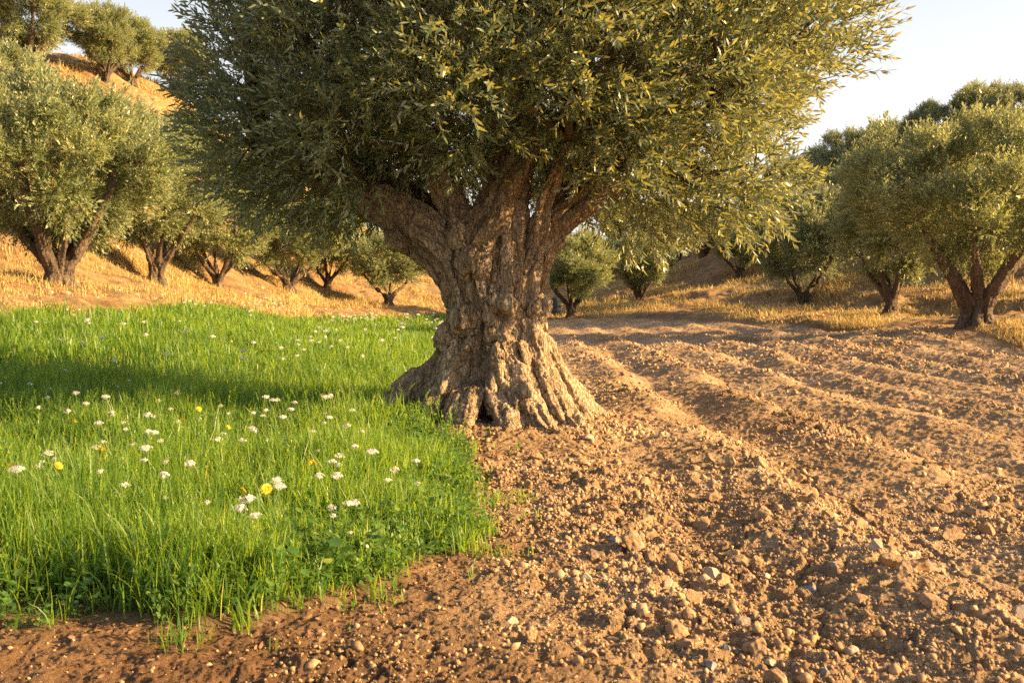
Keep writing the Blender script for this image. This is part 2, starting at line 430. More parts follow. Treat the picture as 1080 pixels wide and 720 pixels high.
def tube(pts, sides=10, cap=True, wob=0, seed=0):
    """pts: (n,4) x y z r. closed tube; returns verts, quads, tris"""
    p = np.asarray(pts, dtype=float); n = len(p)
    t = np.gradient(p[:, :3], axis=0); t /= np.linalg.norm(t, axis=1)[:, None] + 1e-9
    ref = np.array([0., 1, 0]) if abs(t[0, 1]) < .8 else np.array([1., 0, 0])
    us = []
    u = ref - t[0] * ref.dot(t[0])
    for i in range(n):
        u = u - t[i] * u.dot(t[i]); u /= np.linalg.norm(u) + 1e-9; us.append(u)
    us = np.array(us); vs = np.cross(t, us)
    a = np.linspace(0, 2 * np.pi, sides, endpoint=False)
    r = np.repeat(p[:, 3:4], sides, 1)
    if wob: r = r * (1 + wob * vn2(np.repeat(np.arange(n)[:, None] * .7, sides, 1), np.tile(a * 1.3, (n, 1)), seed))
    V = p[:, None, :3] + (np.cos(a)[None, :, None] * us[:, None] + np.sin(a)[None, :, None] * vs[:, None]) * r[:, :, None]
    V = V.reshape(-1, 3)
    i, j = np.meshgrid(np.arange(n - 1), np.arange(sides), indexing='ij'); j2 = (j + 1) % sides
    q = np.stack([i * sides + j, i * sides + j2, (i + 1) * sides + j2, (i + 1) * sides + j], -1).reshape(-1, 4)
    tr = []
    if cap:
        V = np.vstack([V, p[0, :3] - t[0] * p[0, 3] * .6, p[-1, :3] + t[-1] * p[-1, 3] * .6])
        for k in range(sides):
            tr.append((n * sides, (k + 1) % sides, k)); tr.append((n * sides + 1, (n - 1) * sides + k, (n - 1) * sides + (k + 1) % sides))
    return V, q, np.array(tr, dtype=np.int64).reshape(-1, 3)

def join(parts):
    V, Q, T, o = [], [], [], 0
    for v, q, t in parts:
        V.append(v)
        if q is not None and len(q): Q.append(q + o)
        if t is not None and len(t): T.append(t + o)
        o += len(v)
    return np.vstack(V), (np.vstack(Q) if Q else None), (np.vstack(T) if T else None)

def blob(c, r, sq=(1, 1, 1)):
    n, m = 10, 14
    V = [(0, 0, 1)]
    for i in range(1, n):
        a = math.pi * i / n
        for j in range(m):
            b = 2 * math.pi * j / m; V.append((math.sin(a) * math.cos(b), math.sin(a) * math.sin(b), math.cos(a)))
    V.append((0, 0, -1)); V = np.array(V) * r * np.array(sq) + np.array(c)
    Q = [(1 + i * m + j, 1 + (i + 1) * m + j, 1 + (i + 1) * m + (j + 1) % m, 1 + i * m + (j + 1) % m) for i in range(n - 2) for j in range(m)]
    T = [(0, 1 + j, 1 + (j + 1) % m) for j in range(m)] + [(len(V) - 1, 1 + (n - 2) * m + (j + 1) % m, 1 + (n - 2) * m + j) for j in range(m)]
    return V, np.array(Q), np.array(T)

def strand_trunk(strands, blobs, voxel, mat, seed, amp=1.0, relax=3, name='trunk'):
    """fuse the strands of an old olive trunk into one surface, then carve bark along their grain"""
    ST = [catmull(s, 7) for s in strands]
    parts = [tube(s, 14, wob=.12, seed=seed + i) for i, s in enumerate(ST)] + [blob(*b) for b in blobs]
    V, Q, T = join(parts)
    me = mesh('tmp', V, Q, T); o = obj('tmp', me)
    md = o.modifiers.new('r', 'REMESH'); md.mode = 'VOXEL'; md.voxel_size = voxel
    dg = bpy.context.evaluated_depsgraph_get(); ev = o.evaluated_get(dg); m2 = ev.to_mesh()
    nv = len(m2.vertices); co = np.empty(nv * 3, dtype=f32); m2.vertices.foreach_get('co', co); co = co.reshape(-1, 3)
    nl = len(m2.loops); li = np.empty(nl, dtype=np.int32); m2.loops.foreach_get('vertex_index', li)
    npoly = len(m2.polygons); tot = np.empty(npoly, dtype=np.int32); m2.polygons.foreach_get('loop_total', tot)
    stt = np.empty(npoly, dtype=np.int32); m2.polygons.foreach_get('loop_start', stt)
    q = li[stt[tot == 4][:, None] + np.arange(4)]; t = li[stt[tot == 3][:, None] + np.arange(3)] if (tot == 3).any() else None
    ne = len(m2.edges); e = np.empty(ne * 2, dtype=np.int32); m2.edges.foreach_get('vertices', e); e = e.reshape(-1, 2)
    ev.to_mesh_clear(); bpy.data.objects.remove(o)
    deg = np.bincount(e.ravel(), minlength=nv).astype(f32)[:, None]
    def avg(a):
        s = np.zeros_like(a)
        for k in range(a.shape[1]):
            s[:, k] = np.bincount(e[:, 0], a[e[:, 1], k], nv) + np.bincount(e[:, 1], a[e[:, 0], k], nv)
        return s / np.maximum(deg, 1)
    for _ in range(relax): co = co * .4 + avg(co) * .6
    # nearest strand frame
    C = np.vstack([s[:, :3] for s in ST]); Rr = np.concatenate([s[:, 3] for s in ST])
    Tn = np.vstack([np.gradient(s[:, :3], axis=0) for s in ST]); Tn /= np.linalg.norm(Tn, axis=1)[:, None] + 1e-9
    arc = np.concatenate([np.concatenate([[0], np.cumsum(np.linalg.norm(np.diff(s[:, :3], axis=0), axis=1))]) for s in ST])
    sid = np.concatenate([np.full(len(s), i) for i, s in enumerate(ST)])
    near = np.empty(nv, dtype=np.int64)
    for i in range(0, nv, 8000):
        d = np.linalg.norm(co[i:i + 8000, None] - C[None], axis=2) - Rr[None]
        near[i:i + 8000] = d.argmin(1)
    c, tn = C[near], Tn[near]
    qv = co - c; al = (qv * tn).sum(1); qv = qv - tn * al[:, None]; a = arc[near] + al
    ref = np.where(np.abs(tn[:, 1:2]) < .85, [[0., 1, 0]], [[1., 0, 0]])
    u = np.cross(tn, ref); u /= np.linalg.norm(u, axis=1)[:, None]; w = np.cross(tn, u)
    X = (qv * u).sum(1) + sid[near] * 3.1; Y = (qv * w).sum(1); A = a
    # normals
    fa = co[q]; nrm = np.cross(fa[:, 2] - fa[:, 0], fa[:, 3] - fa[:, 1])
    vnr = np.zeros((nv, 3))
    for k in range(4):
        for ax in range(3): vnr[:, ax] += np.bincount(q[:, k], nrm[:, ax], nv)
    vnr /= np.linalg.norm(vnr, axis=1)[:, None] + 1e-9
    vnr = avg(vnr); vnr /= np.linalg.norm(vnr, axis=1)[:, None] + 1e-9
    x, y, z = co.T
    lump = fbm3(x, y, z * .4, 3.0, 2, seed) * .028
    wA = A + .05 * vn3(X * 8, Y * 8, A * 6, seed + 3)
    fl = (1 - np.abs(fbm3(X, Y, wA * .11, 6.0, 3, seed + 5, .6)) * 2.4) * .085          # long fluted ridges
    cr1 = np.abs(fbm3(X, Y, wA * .20, 14, 3, seed + 9)); cr1 = -np.exp(-(cr1 / .06) ** 2) * .030
    pl = np.abs(fbm3(X, Y, wA * .38, 28, 2, seed + 15)); pl = -np.exp(-(pl / .10) ** 2) * .016
    fine = fbm3(X, Y, wA * .45, 45, 3, seed + 21) * .007
    hol = -np.clip(fbm3(x, y, z * .6, 2.6, 2, seed + 33) - .36, 0, 1) * .40
    disp = (lump + fl + cr1 + pl + fine + hol) * amp
    co = co + vnr * disp[:, None]
    me = mesh(name, co, q, t, mat, False, {'tint': np.clip(.5 + lump * 6, 0, 1)})
    me.polygons.foreach_set('use_smooth', np.ones(len(me.polygons), dtype=bool))
    return me

# ------------------------------------------------------------------ foliage
def leaf_geo(n_seg, length, width, fold=.15, curl=.1):
    """a pointed leaf along +X, n_seg 1: four corners, 2: six corners"""
    if n_seg == 1:
        v = np.array([[0, 0, 0], [.45, .5 * width / length, fold * .1], [1, 0, -curl], [.45, -.5 * width / length, fold * .1]]) * length
        return v, np.array([[0, 3, 2, 1]]), None
    v = np.array([[0, 0, 0], [.32, .5 * width / length, .02], [.70, .42 * width / length, -curl * .4], [1, 0, -curl],
                  [.70, -.42 * width / length, -curl * .4], [.32, -.5 * width / length, .02]]) * length
    return v, np.array([[1, 5, 4, 2][::-1]])[:, ::-1], np.array([[0, 5, 1], [2, 4, 3]])

def rotm(ax, a):
    return np.array(mathutils.Matrix.Rotation(a, 3, Vector(ax)))

def shoot(seed, length, pairs, ll, lw, seg, stem=True):
    r = np.random.default_rng(seed)
    parts, tint = [], []
    bend = r.uniform(-.5, .5, 2)
    def pos(t): return np.array([bend[0] * t * t * length * .6, bend[1] * t * t * length * .6, t * length])
    if stem:
        pts = np.array([[*pos(t), .0028 * (1 - t * .6)] for t in np.linspace(0, 1, 4)])
        v, q, t_ = tube(pts, 3, cap=False); parts.append((v, q, None)); tint += [.2] * len(v)
    for i in range(pairs):
        t = (i + .6) / pairs
        n = 2 if t < .97 else 1
        base = r.uniform(0, .4) + (i % 2) * math.pi / 2
        for k in range(n):
            v, q, tr = leaf_geo(seg, ll * r.uniform(.75, 1.15) * (1 - .25 * t), lw * r.uniform(.8, 1.15), curl=r.uniform(-.05, .22))
            roll = rotm((1, 0, 0), r.uniform(-.7, .7))
            open_ = R(r.uniform(28, 62)) * (1 - .45 * t)
            m = rotm((0, 0, 1), base + k * math.pi + r.uniform(-.3, .3)) @ rotm((0, 1, 0), -(math.pi / 2 - open_)) @ roll
            parts.append((v @ m.T + pos(t), q, tr)); tint += [r.uniform(0, 1)] * len(v)
    V, Q, T = join(parts)
    return V.astype(f32), Q, T, np.array(tint, dtype=f32)

def frames(dirs, r):
    d = dirs / (np.linalg.norm(dirs, axis=1)[:, None] + 1e-9)
    a = r.normal(size=d.shape); u = np.cross(d, a); u /= np.linalg.norm(u, axis=1)[:, None] + 1e-9
    w = np.cross(d, u)
    return np.stack([u, w, d], 1)     # rows: images of x y z

def scatter(temps, pos, dirs, scale, seed, tshift=None):
    """copy templates onto positions; returns V Q T tint"""
    r = np.random.default_rng(seed); n = len(pos)
    F = frames(dirs, r).astype(f32); which = r.integers(0, len(temps), n)
    ts = r.uniform(-.22, .22, n) if tshift is None else tshift
    Vs, Qs, Ts, Cs, off = [], [], [], [], 0
    for k, (v, q, t, ti) in enumerate(temps):
        s = np.nonzero(which == k)[0]
        if not len(s): continue
        m = len(v)
        W = np.einsum('vi,nij->nvj', v, F[s]) * scale[s][:, None, None] + pos[s][:, None]
        Vs.append(W.reshape(-1, 3).astype(f32))
        o = (off + np.arange(len(s)) * m)[:, None, None]
        if q is not None and len(q): Qs.append((q[None] + o).reshape(-1, 4))
        if t is not None and len(t): Ts.append((t[None] + o).reshape(-1, 3))
        c = ti[None] * .9 + ts[s][:, None]
        c = np.where(ti[None] > .975, .99, np.clip(c, 0, .94)); Cs.append(c.reshape(-1))
        off += len(s) * m
    return np.vstack(Vs), (np.vstack(Qs) if Qs else None), (np.vstack(Ts) if Ts else None), np.concatenate(Cs)

def crown_sprays(cl, rad, center, n, seed, up=.35, droop_z=None, inner=.45, outb=.55):
    """positions and directions of leafy shoots over a set of foliage clumps"""
    r = np.random.default_rng(seed)
    w8 = rad ** 2; idx = r.choice(len(cl), n, p=w8 / w8.sum())
    d = r.normal(size=(n, 3)); d /= np.linalg.norm(d, axis=1)[:, None]
    out = cl[idx] - center; ol = np.linalg.norm(out, axis=1)[:, None]; out = out / (ol + 1e-6)
    flip = ((d * out).sum(1) < -.15) & (r.random(n) < .75); d[flip] *= -1
    p = cl[idx] + d * (rad[idx] * (inner + (1 - inner) * r.random(n) ** .6))[:, None] * np.array([1, 1, .85])
    dirs = d * .55 + out * outb + r.normal(size=(n, 3)) * .38
    dirs[:, 2] += up
    if droop_z is not None:
        k = np.clip((droop_z - p[:, 2]) / 1.0, 0, 1)
        dirs[:, 2] -= k * (up + .75)
    return p, dirs

def branch_to(a, b, r0, r1, seed, sag=.15, n=7):
    r = np.random.default_rng(seed)
    a, b = np.array(a), np.array(b); ln = np.linalg.norm(b - a)
    mid = (a + b) / 2 + r.normal(size=3) * ln * .09; mid[2] += sag * ln * r.uniform(-.6, .6)
    t = np.linspace(0, 1, n)[:, None]
    p = a * (1 - t) ** 2 + 2 * mid * t * (1 - t) + b * t * t
    return np.hstack([p, (r0 + (r1 - r0) * t)])

# ------------------------------------------------------------------ the big old tree
HZ = gz(HX - .6, HY - .6) - .03
HERO = tag(obj('old_olive_tree', None, loc=(HX, HY, HZ)), 'huge old olive tree with a thick gnarled twisted trunk between meadow and ploughed soil', 'olive tree')
hero_strands = [
 [(-1.62,-.3,-.10,.08),(-1.32,-.28,.05,.13),(-1.0,-.24,.27,.19),(-.64,-.2,.72,.22),(-.49,-.15,1.15,.22),(-.54,-.1,1.6,.23),(-.82,-.05,1.98,.23),(-1.2,0,2.32,.20),(-1.6,.05,2.56,.18),(-2.1,.15,2.82,.14),(-2.7,.2,3.2,.10)],
 [(-.82,-.80,-.08,.09),(-.66,-.66,.15,.14),(-.5,-.5,.5,.18),(-.40,-.42,.9,.18),(-.43,-.35,1.4,.19),(-.60,-.25,1.85,.20),(-.95,-.12,2.2,.19),(-1.4,0,2.5,.15)],
 [(-.36,-1.0,-.08,.07),(-.28,-.78,.2,.12),(-.18,-.6,.6,.15),(-.17,-.52,1.0,.16),(-.26,-.46,1.4,.17),(-.36,-.36,1.8,.18),(-.42,-.2,2.2,.16),(-.6,-.1,2.6,.12),(-.9,-.3,3.2,.08)],
 [(.62,-.95,-.08,.09),(.46,-.78,.15,.14),(.25,-.63,.5,.17),(.06,-.56,.9,.17),(-.09,-.50,1.3,.17),(-.17,-.42,1.75,.18),(-.1,-.3,2.2,.17),(.08,-.1,2.7,.14),(.22,.0,3.4,.11)],
 [(.92,-.68,-.08,.09),(.74,-.56,.2,.15),(.54,-.46,.6,.17),(.38,-.44,1.0,.17),(.22,-.44,1.5,.17),(.17,-.34,1.95,.18),(.22,-.18,2.5,.17),(.3,0,3.2,.14),(.38,.1,4.2,.09)],
 [(1.12,-.22,-.08,.09),(.88,-.2,.2,.16),(.68,-.16,.55,.19),(.50,-.14,1.0,.19),(.44,-.12,1.5,.19),(.52,-.1,1.9,.20),(.80,-.05,2.32,.19),(1.25,0,2.66,.16),(1.9,.1,3.05,.12),(2.7,.15,3.6,.08)],
 [(.75,.75,-.08,.1),(.55,.5,.4,.2),(.4,.32,1.0,.24),(.42,.3,1.7,.22),(.75,.5,2.3,.18),(1.3,1.0,2.9,.14),(2.0,1.5,3.6,.08)],
 [(-.1,1.1,-.08,.1),(-.05,.75,.3,.2),(0,.45,.9,.25),(0,.4,1.7,.22),(.05,.7,2.4,.18),(.1,1.3,3.1,.13),(.2,1.8,3.9,.08)],
 [(-1.0,.7,-.08,.1),(-.75,.5,.3,.19),(-.45,.34,.9,.23),(-.4,.3,1.6,.22),(-.75,.5,2.2,.18),(-1.4,.9,2.8,.13),(-2.2,1.4,3.5,.08)],
 # thinner, twisting ribs and root toes
 [(-.95,-.52,-.06,.06),(-.8,-.45,.2,.09),(-.62,-.40,.55,.10),(-.5,-.4,.95,.10),(-.33,-.47,1.4,.09),(-.2,-.5,1.8,.09),(.0,-.42,2.15,.10),(.12,-.4,2.5,.09),(.5,-.5,3.1,.06)],
 [(.2,-1.02,-.08,.07),(.12,-.83,.16,.11),(.03,-.68,.5,.12),(.05,-.62,.85,.10),(.16,-.58,1.2,.09),(.12,-.52,1.6,.09)],
 [(1.0,-.9,-.1,.06),(.82,-.74,.05,.10),(.66,-.62,.3,.12),(.56,-.55,.7,.12),(.44,-.5,1.15,.11),(.42,-.40,1.6,.11),(.5,-.3,2.0,.12),(.6,-.4,2.5,.09),(.8,-.8,3.0,.06)],
 [(-.55,-.95,-.1,.06),(-.5,-.78,.1,.10),(-.36,-.62,.45,.11),(-.3,-.55,.85,.10),(-.12,-.57,1.2,.09),(.05,-.56,1.45,.08)],
 [(1.35,.2,-.1,.08),(1.0,.1,.12,.14),(.7,.05,.5,.17),(.52,0,1.1,.14)],
]
for k_ in range(13):
    r_ = np.random.default_rng(2000 + k_); a0 = -math.pi / 2 + (k_ - 6) * .29 + r_.uniform(-.08, .08); tw = r_.uniform(-1.0, -.45); rb = r_.uniform(.04, .105)
    if k_ % 4 == 2: continue
    pts_ = []
    for t_ in np.linspace(0, 1, 8):
        z_ = -.06 + t_ * r_.uniform(1.9, 2.2) if t_ == 1 else -.06 + t_ * 2.05
        e_ = .45 + .60 * math.exp(-max(z_, 0) / .30) * (.75 + .4 * ((k_ * 5) % 3) / 2) + .10 * max(0, z_ - 1.5)
        a_ = a0 + tw * t_ + .08 * math.sin(t_ * 9 + k_)
        pts_.append((e_ * math.cos(a_) * 1.04 - .02, e_ * math.sin(a_) * .90, z_, rb * (1 - .25 * t_)))
    hero_strands.append(pts_)
hero_blobs = [((0,0,-.05),.52,(1,.8,.8)),((-.02,0,.5),.38,(1,.85,1.1)),((-.02,.02,1.0),.31,(1,.85,1.2)),((-.02,0,1.5),.31,(1,.85,1.2)),((-.05,0,1.92),.29,(1.1,.8,.8)),((-.3,-.42,2.0),.14,(1,.8,1)),((.05,-.5,.95),.11),((-.5,-.35,.9),.12),((.5,-.4,1.25),.10),
  ((-1.0,-.1,2.02),.17,(1,.8,.8)),((-.2,-.5,1.72),.15),((.13,-.56,1.28),.12),((.36,-.45,.75),.14),((-.3,-.52,1.1),.12),((-.45,-.3,1.5),.12),((.3,-.75,.3),.13),((-.02,-.62,.75),.12)]
def slim(q, z):
    # narrower waist than the first layout of the strands
    k = 1 - .25 * math.exp(-((z - 1.05) / .8) ** 2)
    return q[0] * k + .0, q[1] * k
hero_strands = [[(*slim(q, q[2]), q[2], q[3] * ((.90 if i < 9 else 1.05) - .12 * math.exp(-((q[2] - 1.2) / .8) ** 2))) for q in s_] for i, s_ in enumerate(hero_strands)]
obj('trunk', strand_trunk(hero_strands, hero_blobs, .0105, M['bark'], 100, 1.0, 2), HERO)

OUT = [(-3.7,4.74),(-3.9,3.8),(-3.75,3.1),(-3.4,2.6),(-2.9,2.25),(-2.2,2.15),(-1.6,2.32),(-.7,2.72),(.2,2.8),(.84,2.5),(1.1,2.26),(1.7,2.12),(2.4,1.98),(2.75,2.3),(3.05,2.9),(3.65,3.5),(3.95,4.2),(3.85,4.8),(3.3,5.7),(1.9,6.5),(0,6.8),(-1.8,6.5),(-3.1,5.7)]
CC = np.array([.1, HY, 4.25])
oa = np.array([(math.atan2(z - CC[2], x - CC[0]), math.hypot(x - CC[0], z - CC[2])) for x, z in OUT]); oa = oa[oa[:, 0].argsort()]
def rout(phi): return np.interp(phi, oa[:, 0], oa[:, 1], period=2 * math.pi)
def hero_clumps(n, seed):
    r = np.random.default_rng(seed); C, Rd = [], []
    tries = 0
    while len(C) < n and tries < 60000:
        tries += 1
        p = r.uniform(-1, 1, 3)
        if np.linalg.norm(p) > 1: continue
        phi = math.atan2(p[2], p[0]); rr = math.hypot(p[0], p[2])
        ro = rout(phi) - .62
        c = np.array([CC[0] + math.cos(phi) * rr * ro, CC[1] + p[1] * 2.75, CC[2] + math.sin(phi) * rr * ro])
        if np.linalg.norm(p) < .52 and r.random() < .8: continue
        rad = r.uniform(.42, .72)
        if c[1] < HY + .3 and -1.6 < c[0] < 1.0 and c[2] - rad < 2.6: continue
        if any(np.linalg.norm(c - a) < .64 * (rad + b) for a, b in zip(C, Rd)): continue
        C.append(c); Rd.append(rad)
    return np.array(C), np.array(Rd)
HC, HR_ = hero_clumps(160, 5)
XT = np.array([(-.75, HY + 1.5, 3.25), (-.2, HY + 1.7, 3.0), (.45, HY + 1.6, 3.0), (.95, HY + 1.4, 2.9), (1.9, HY - .2, 2.75), (2.5, HY - .6, 2.65), (1.5, HY + .4, 2.85), (-2.4, HY - .2, 2.75), (-2.9, HY + .2, 2.85), (-1.7, HY + .9, 2.8)])
HC = np.vstack([HC, XT]); HR_ = np.append(HR_, [.5] * len(XT))
O3 = np.array([HX, HY, HZ])
# branches
limb_pts = np.vstack([catmull(s, 5)[-22:] for s in hero_strands if len(s) > 6 and s[-1][2] > 2.4])
limb_pts = limb_pts[limb_pts[:, 2] > 2.15]
loc = HC - O3
if 1:
    for i in range(len(loc)):
        parts = []
        c = loc[i]
        d = np.linalg.norm(limb_pts[:, :3] - c, axis=1) + .6 * np.maximum(0, limb_pts[:, 2] - c[2]); k = d.argmin()
        b = branch_to(limb_pts[k, :3], c, min(.06, limb_pts[k, 3] * .7), .016, i + 50)
        parts.append(tube(b, 7, wob=.15, seed=i))
        rr = np.random.default_rng(i + 900)
        for j in range(7):
            e = c + rr.normal(size=3) * HR_[i] * .55 + (c / np.linalg.norm(c)) * .15
            s0 = b[rr.integers(3, 7), :3]
            parts.append(tube(branch_to(s0, e, .013, .004, i * 9 + j, n=5), 4, cap=False))
        V, Q, T = join(parts)
        obj('branch', mesh('branch', V, Q, T, M['twig'], True), HERO)
temps = [shoot(300 + i, .36, 8, .112, .0215, 2) for i in range(9)]
NS = 15000
p, d = crown_sprays(loc, HR_, CC - O3, NS, 11, up=.42, droop_z=2.75 - HZ, inner=.6, outb=.5)
topk = np.random.default_rng(3)
sc_h = topk.uniform(.75, 1.2, NS).astype(f32)
ts = .25 * vn3(p[:, 0] * 1.5, p[:, 1] * 1.5, p[:, 2] * 1.5, 9) + topk.uniform(-.12, .12, NS)
V, Q, T, C = scatter(temps, p, d, sc_h, 12, ts)
obj('crown', mesh('crown', V, Q, T, M['olive'], False, {'tint': C}), HERO)

# ------------------------------------------------------------------ grove trees
far_temps = [shoot(400 + i, .40, 7, .125, .036, 1, stem=False) for i in range(8)]
def make_olive(seed, H, W, stems, lean=0, ns=4800, mat='olive_far', low=.28, tr=.2, voxel=.035):
    """H crown top, W crown half width; returns trunk mesh and crown mesh"""
    r = np.random.default_rng(seed)
    zc = H * (.5 + low / 2); hz = H * (1 - low) / 2
    C, Rd = [], []
    t = 0
    while len(C) < 52 and t < 20000:
        t += 1
        q = r.uniform(-1, 1, 3); nq = np.linalg.norm(q)
        if nq > 1 or nq < .42: continue
        rad = r.uniform(.26, .66) * W / 2.6
        sh = 1 + .14 * math.sin(3 * math.atan2(q[1], q[0]) + seed)
        zz = zc + q[2] * (hz - rad * .5)
        c = np.array([q[0] * (W - rad * .8) * sh + lean * (zz / H), q[1] * (W - rad * .8) * sh, zz])
        if any(np.linalg.norm(c - a) < .6 * (rad + b) for a, b in zip(C, Rd)): continue
        C.append(c); Rd.append(rad)
    C = np.array(C); Rd = np.array(Rd)
    strands = []
    for k in range(stems):
        a = 2 * math.pi * (k + r.uniform(-.2, .2)) / stems + seed
        if stems <= 3: a = [0.1, math.pi - .1, -1.3][k] + r.uniform(-.3, .3)
        hs = H * low * .62
        b = tr * r.uniform(.6, .75)
        x, y = math.cos(a), math.sin(a)
        out = W * r.uniform(.38, .6)
        strands.append([(x * tr * 2.3, y * tr * 2.3, -.15, b * .6), (x * tr * 1.0, y * tr, .15, b * 1.05), (x * tr * .8, y * tr * .8, hs * .45, b),
                        (x * tr * 1.7 + lean * .1, y * tr * 1.7, hs * .85, b * .85), (x * out * .62 + lean * .3, y * out * .62, hs * 1.6, b * .62), (x * out + lean * .5, y * out, hs * 2.5, b * .42), (x * out * 1.2 + lean * .7, y * out * 1.2, hs * 3.6, b * .2)])
        x2, y2 = math.cos(a + .9), math.sin(a + .9)
        strands.append([(x2 * tr * 2.2, y2 * tr * 2.2, -.15, b * .4), (x2 * tr, y2 * tr, .2, b * .7), (x2 * tr * .7, y2 * tr * .7, hs * .6, b * .7), (x2 * out * .5 + lean * .2, y2 * out * .5, hs * 1.5, b * .4), (x2 * out * .8 + lean * .4, y2 * out * .8, hs * 2.4, b * .2)])
    tm = strand_trunk(strands, [((0, 0, 0), tr * 1.15, (1, 1, .7)), ((0, 0, H * low * .25), tr * .8)], voxel, M['bark_far'], seed, .9, 2)
    lp = np.vstack([catmull(s, 4) for s in strands]); lp = lp[lp[:, 2] > H * low * .9]
    parts = []
    for i, c in enumerate(C):
        d = np.linalg.norm(lp[:, :3] - c, axis=1); k = d.argmin()
        parts.append(tube(branch_to(lp[k, :3], c, .03, .012, i), 4, cap=False))
    bV, bQ, bT = join(parts)
    p, dr = crown_sprays(C, Rd, np.array([lean * .5, 0, zc - hz * .2]), ns, seed + 1, up=.65, droop_z=H * (low + .16), inner=.2)
    ts = .28 * vn3(p[:, 0] * 1.3, p[:, 1] * 1.3, p[:, 2] * 1.3, seed) + r.uniform(-.15, .15, ns)
    V, Q, T, Ct = scatter(far_temps, p, dr, (r.uniform(.65, 1.2, ns) + .5 * (r.random(ns) < .12)).astype(f32), seed + 2, ts)
    nb_ = len(bQ)
    V, Q, T = join([(bV, bQ, None), (V, Q, T)])
    cm = mesh('crown', V, Q, T, M['bark_far'], False, {'tint': np.concatenate([np.zeros(len(bV)), Ct])})
    cm.materials.append(M[mat]); mi = np.ones(len(cm.polygons), dtype=np.int32); mi[:nb_] = 0
    cm.polygons.foreach_set('material_index', mi)
    return tm, cm

PROT = {
 'multi': make_olive(1, 5.3, 2.9, 4, 0, 7600, low=.27, tr=.23, voxel=.03),
 'fork': make_olive(2, 4.3, 2.3, 3, -.2, 5200, low=.28, tr=.145),
 'wide': make_olive(3, 4.0, 2.6, 2, .1, 5200, low=.28, tr=.145),
 'tall': make_olive(4, 5.6, 2.5, 3, 0, 6500, low=.27, tr=.17),
 'lean': make_olive(5, 5.6, 3.3, 3, -.5, 8400, mat='olive_far', low=.30, tr=.27, voxel=.03),
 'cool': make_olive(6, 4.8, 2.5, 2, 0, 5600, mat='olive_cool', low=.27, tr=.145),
}
def tree(kind, px, py, d, rz, s, label, group='olive trees of the surrounding grove'):
    x, y, _ = P(px, py, d)
    z = gz(x, y) - .06
    t = tag(obj('olive_tree', None, loc=(x, y, z), rot=(0, 0, rz), scale=s), label, 'olive tree', group)
    tm, cm = PROT[kind]
    obj('trunk', tm, t); obj('crown', cm, t)
    return t, z
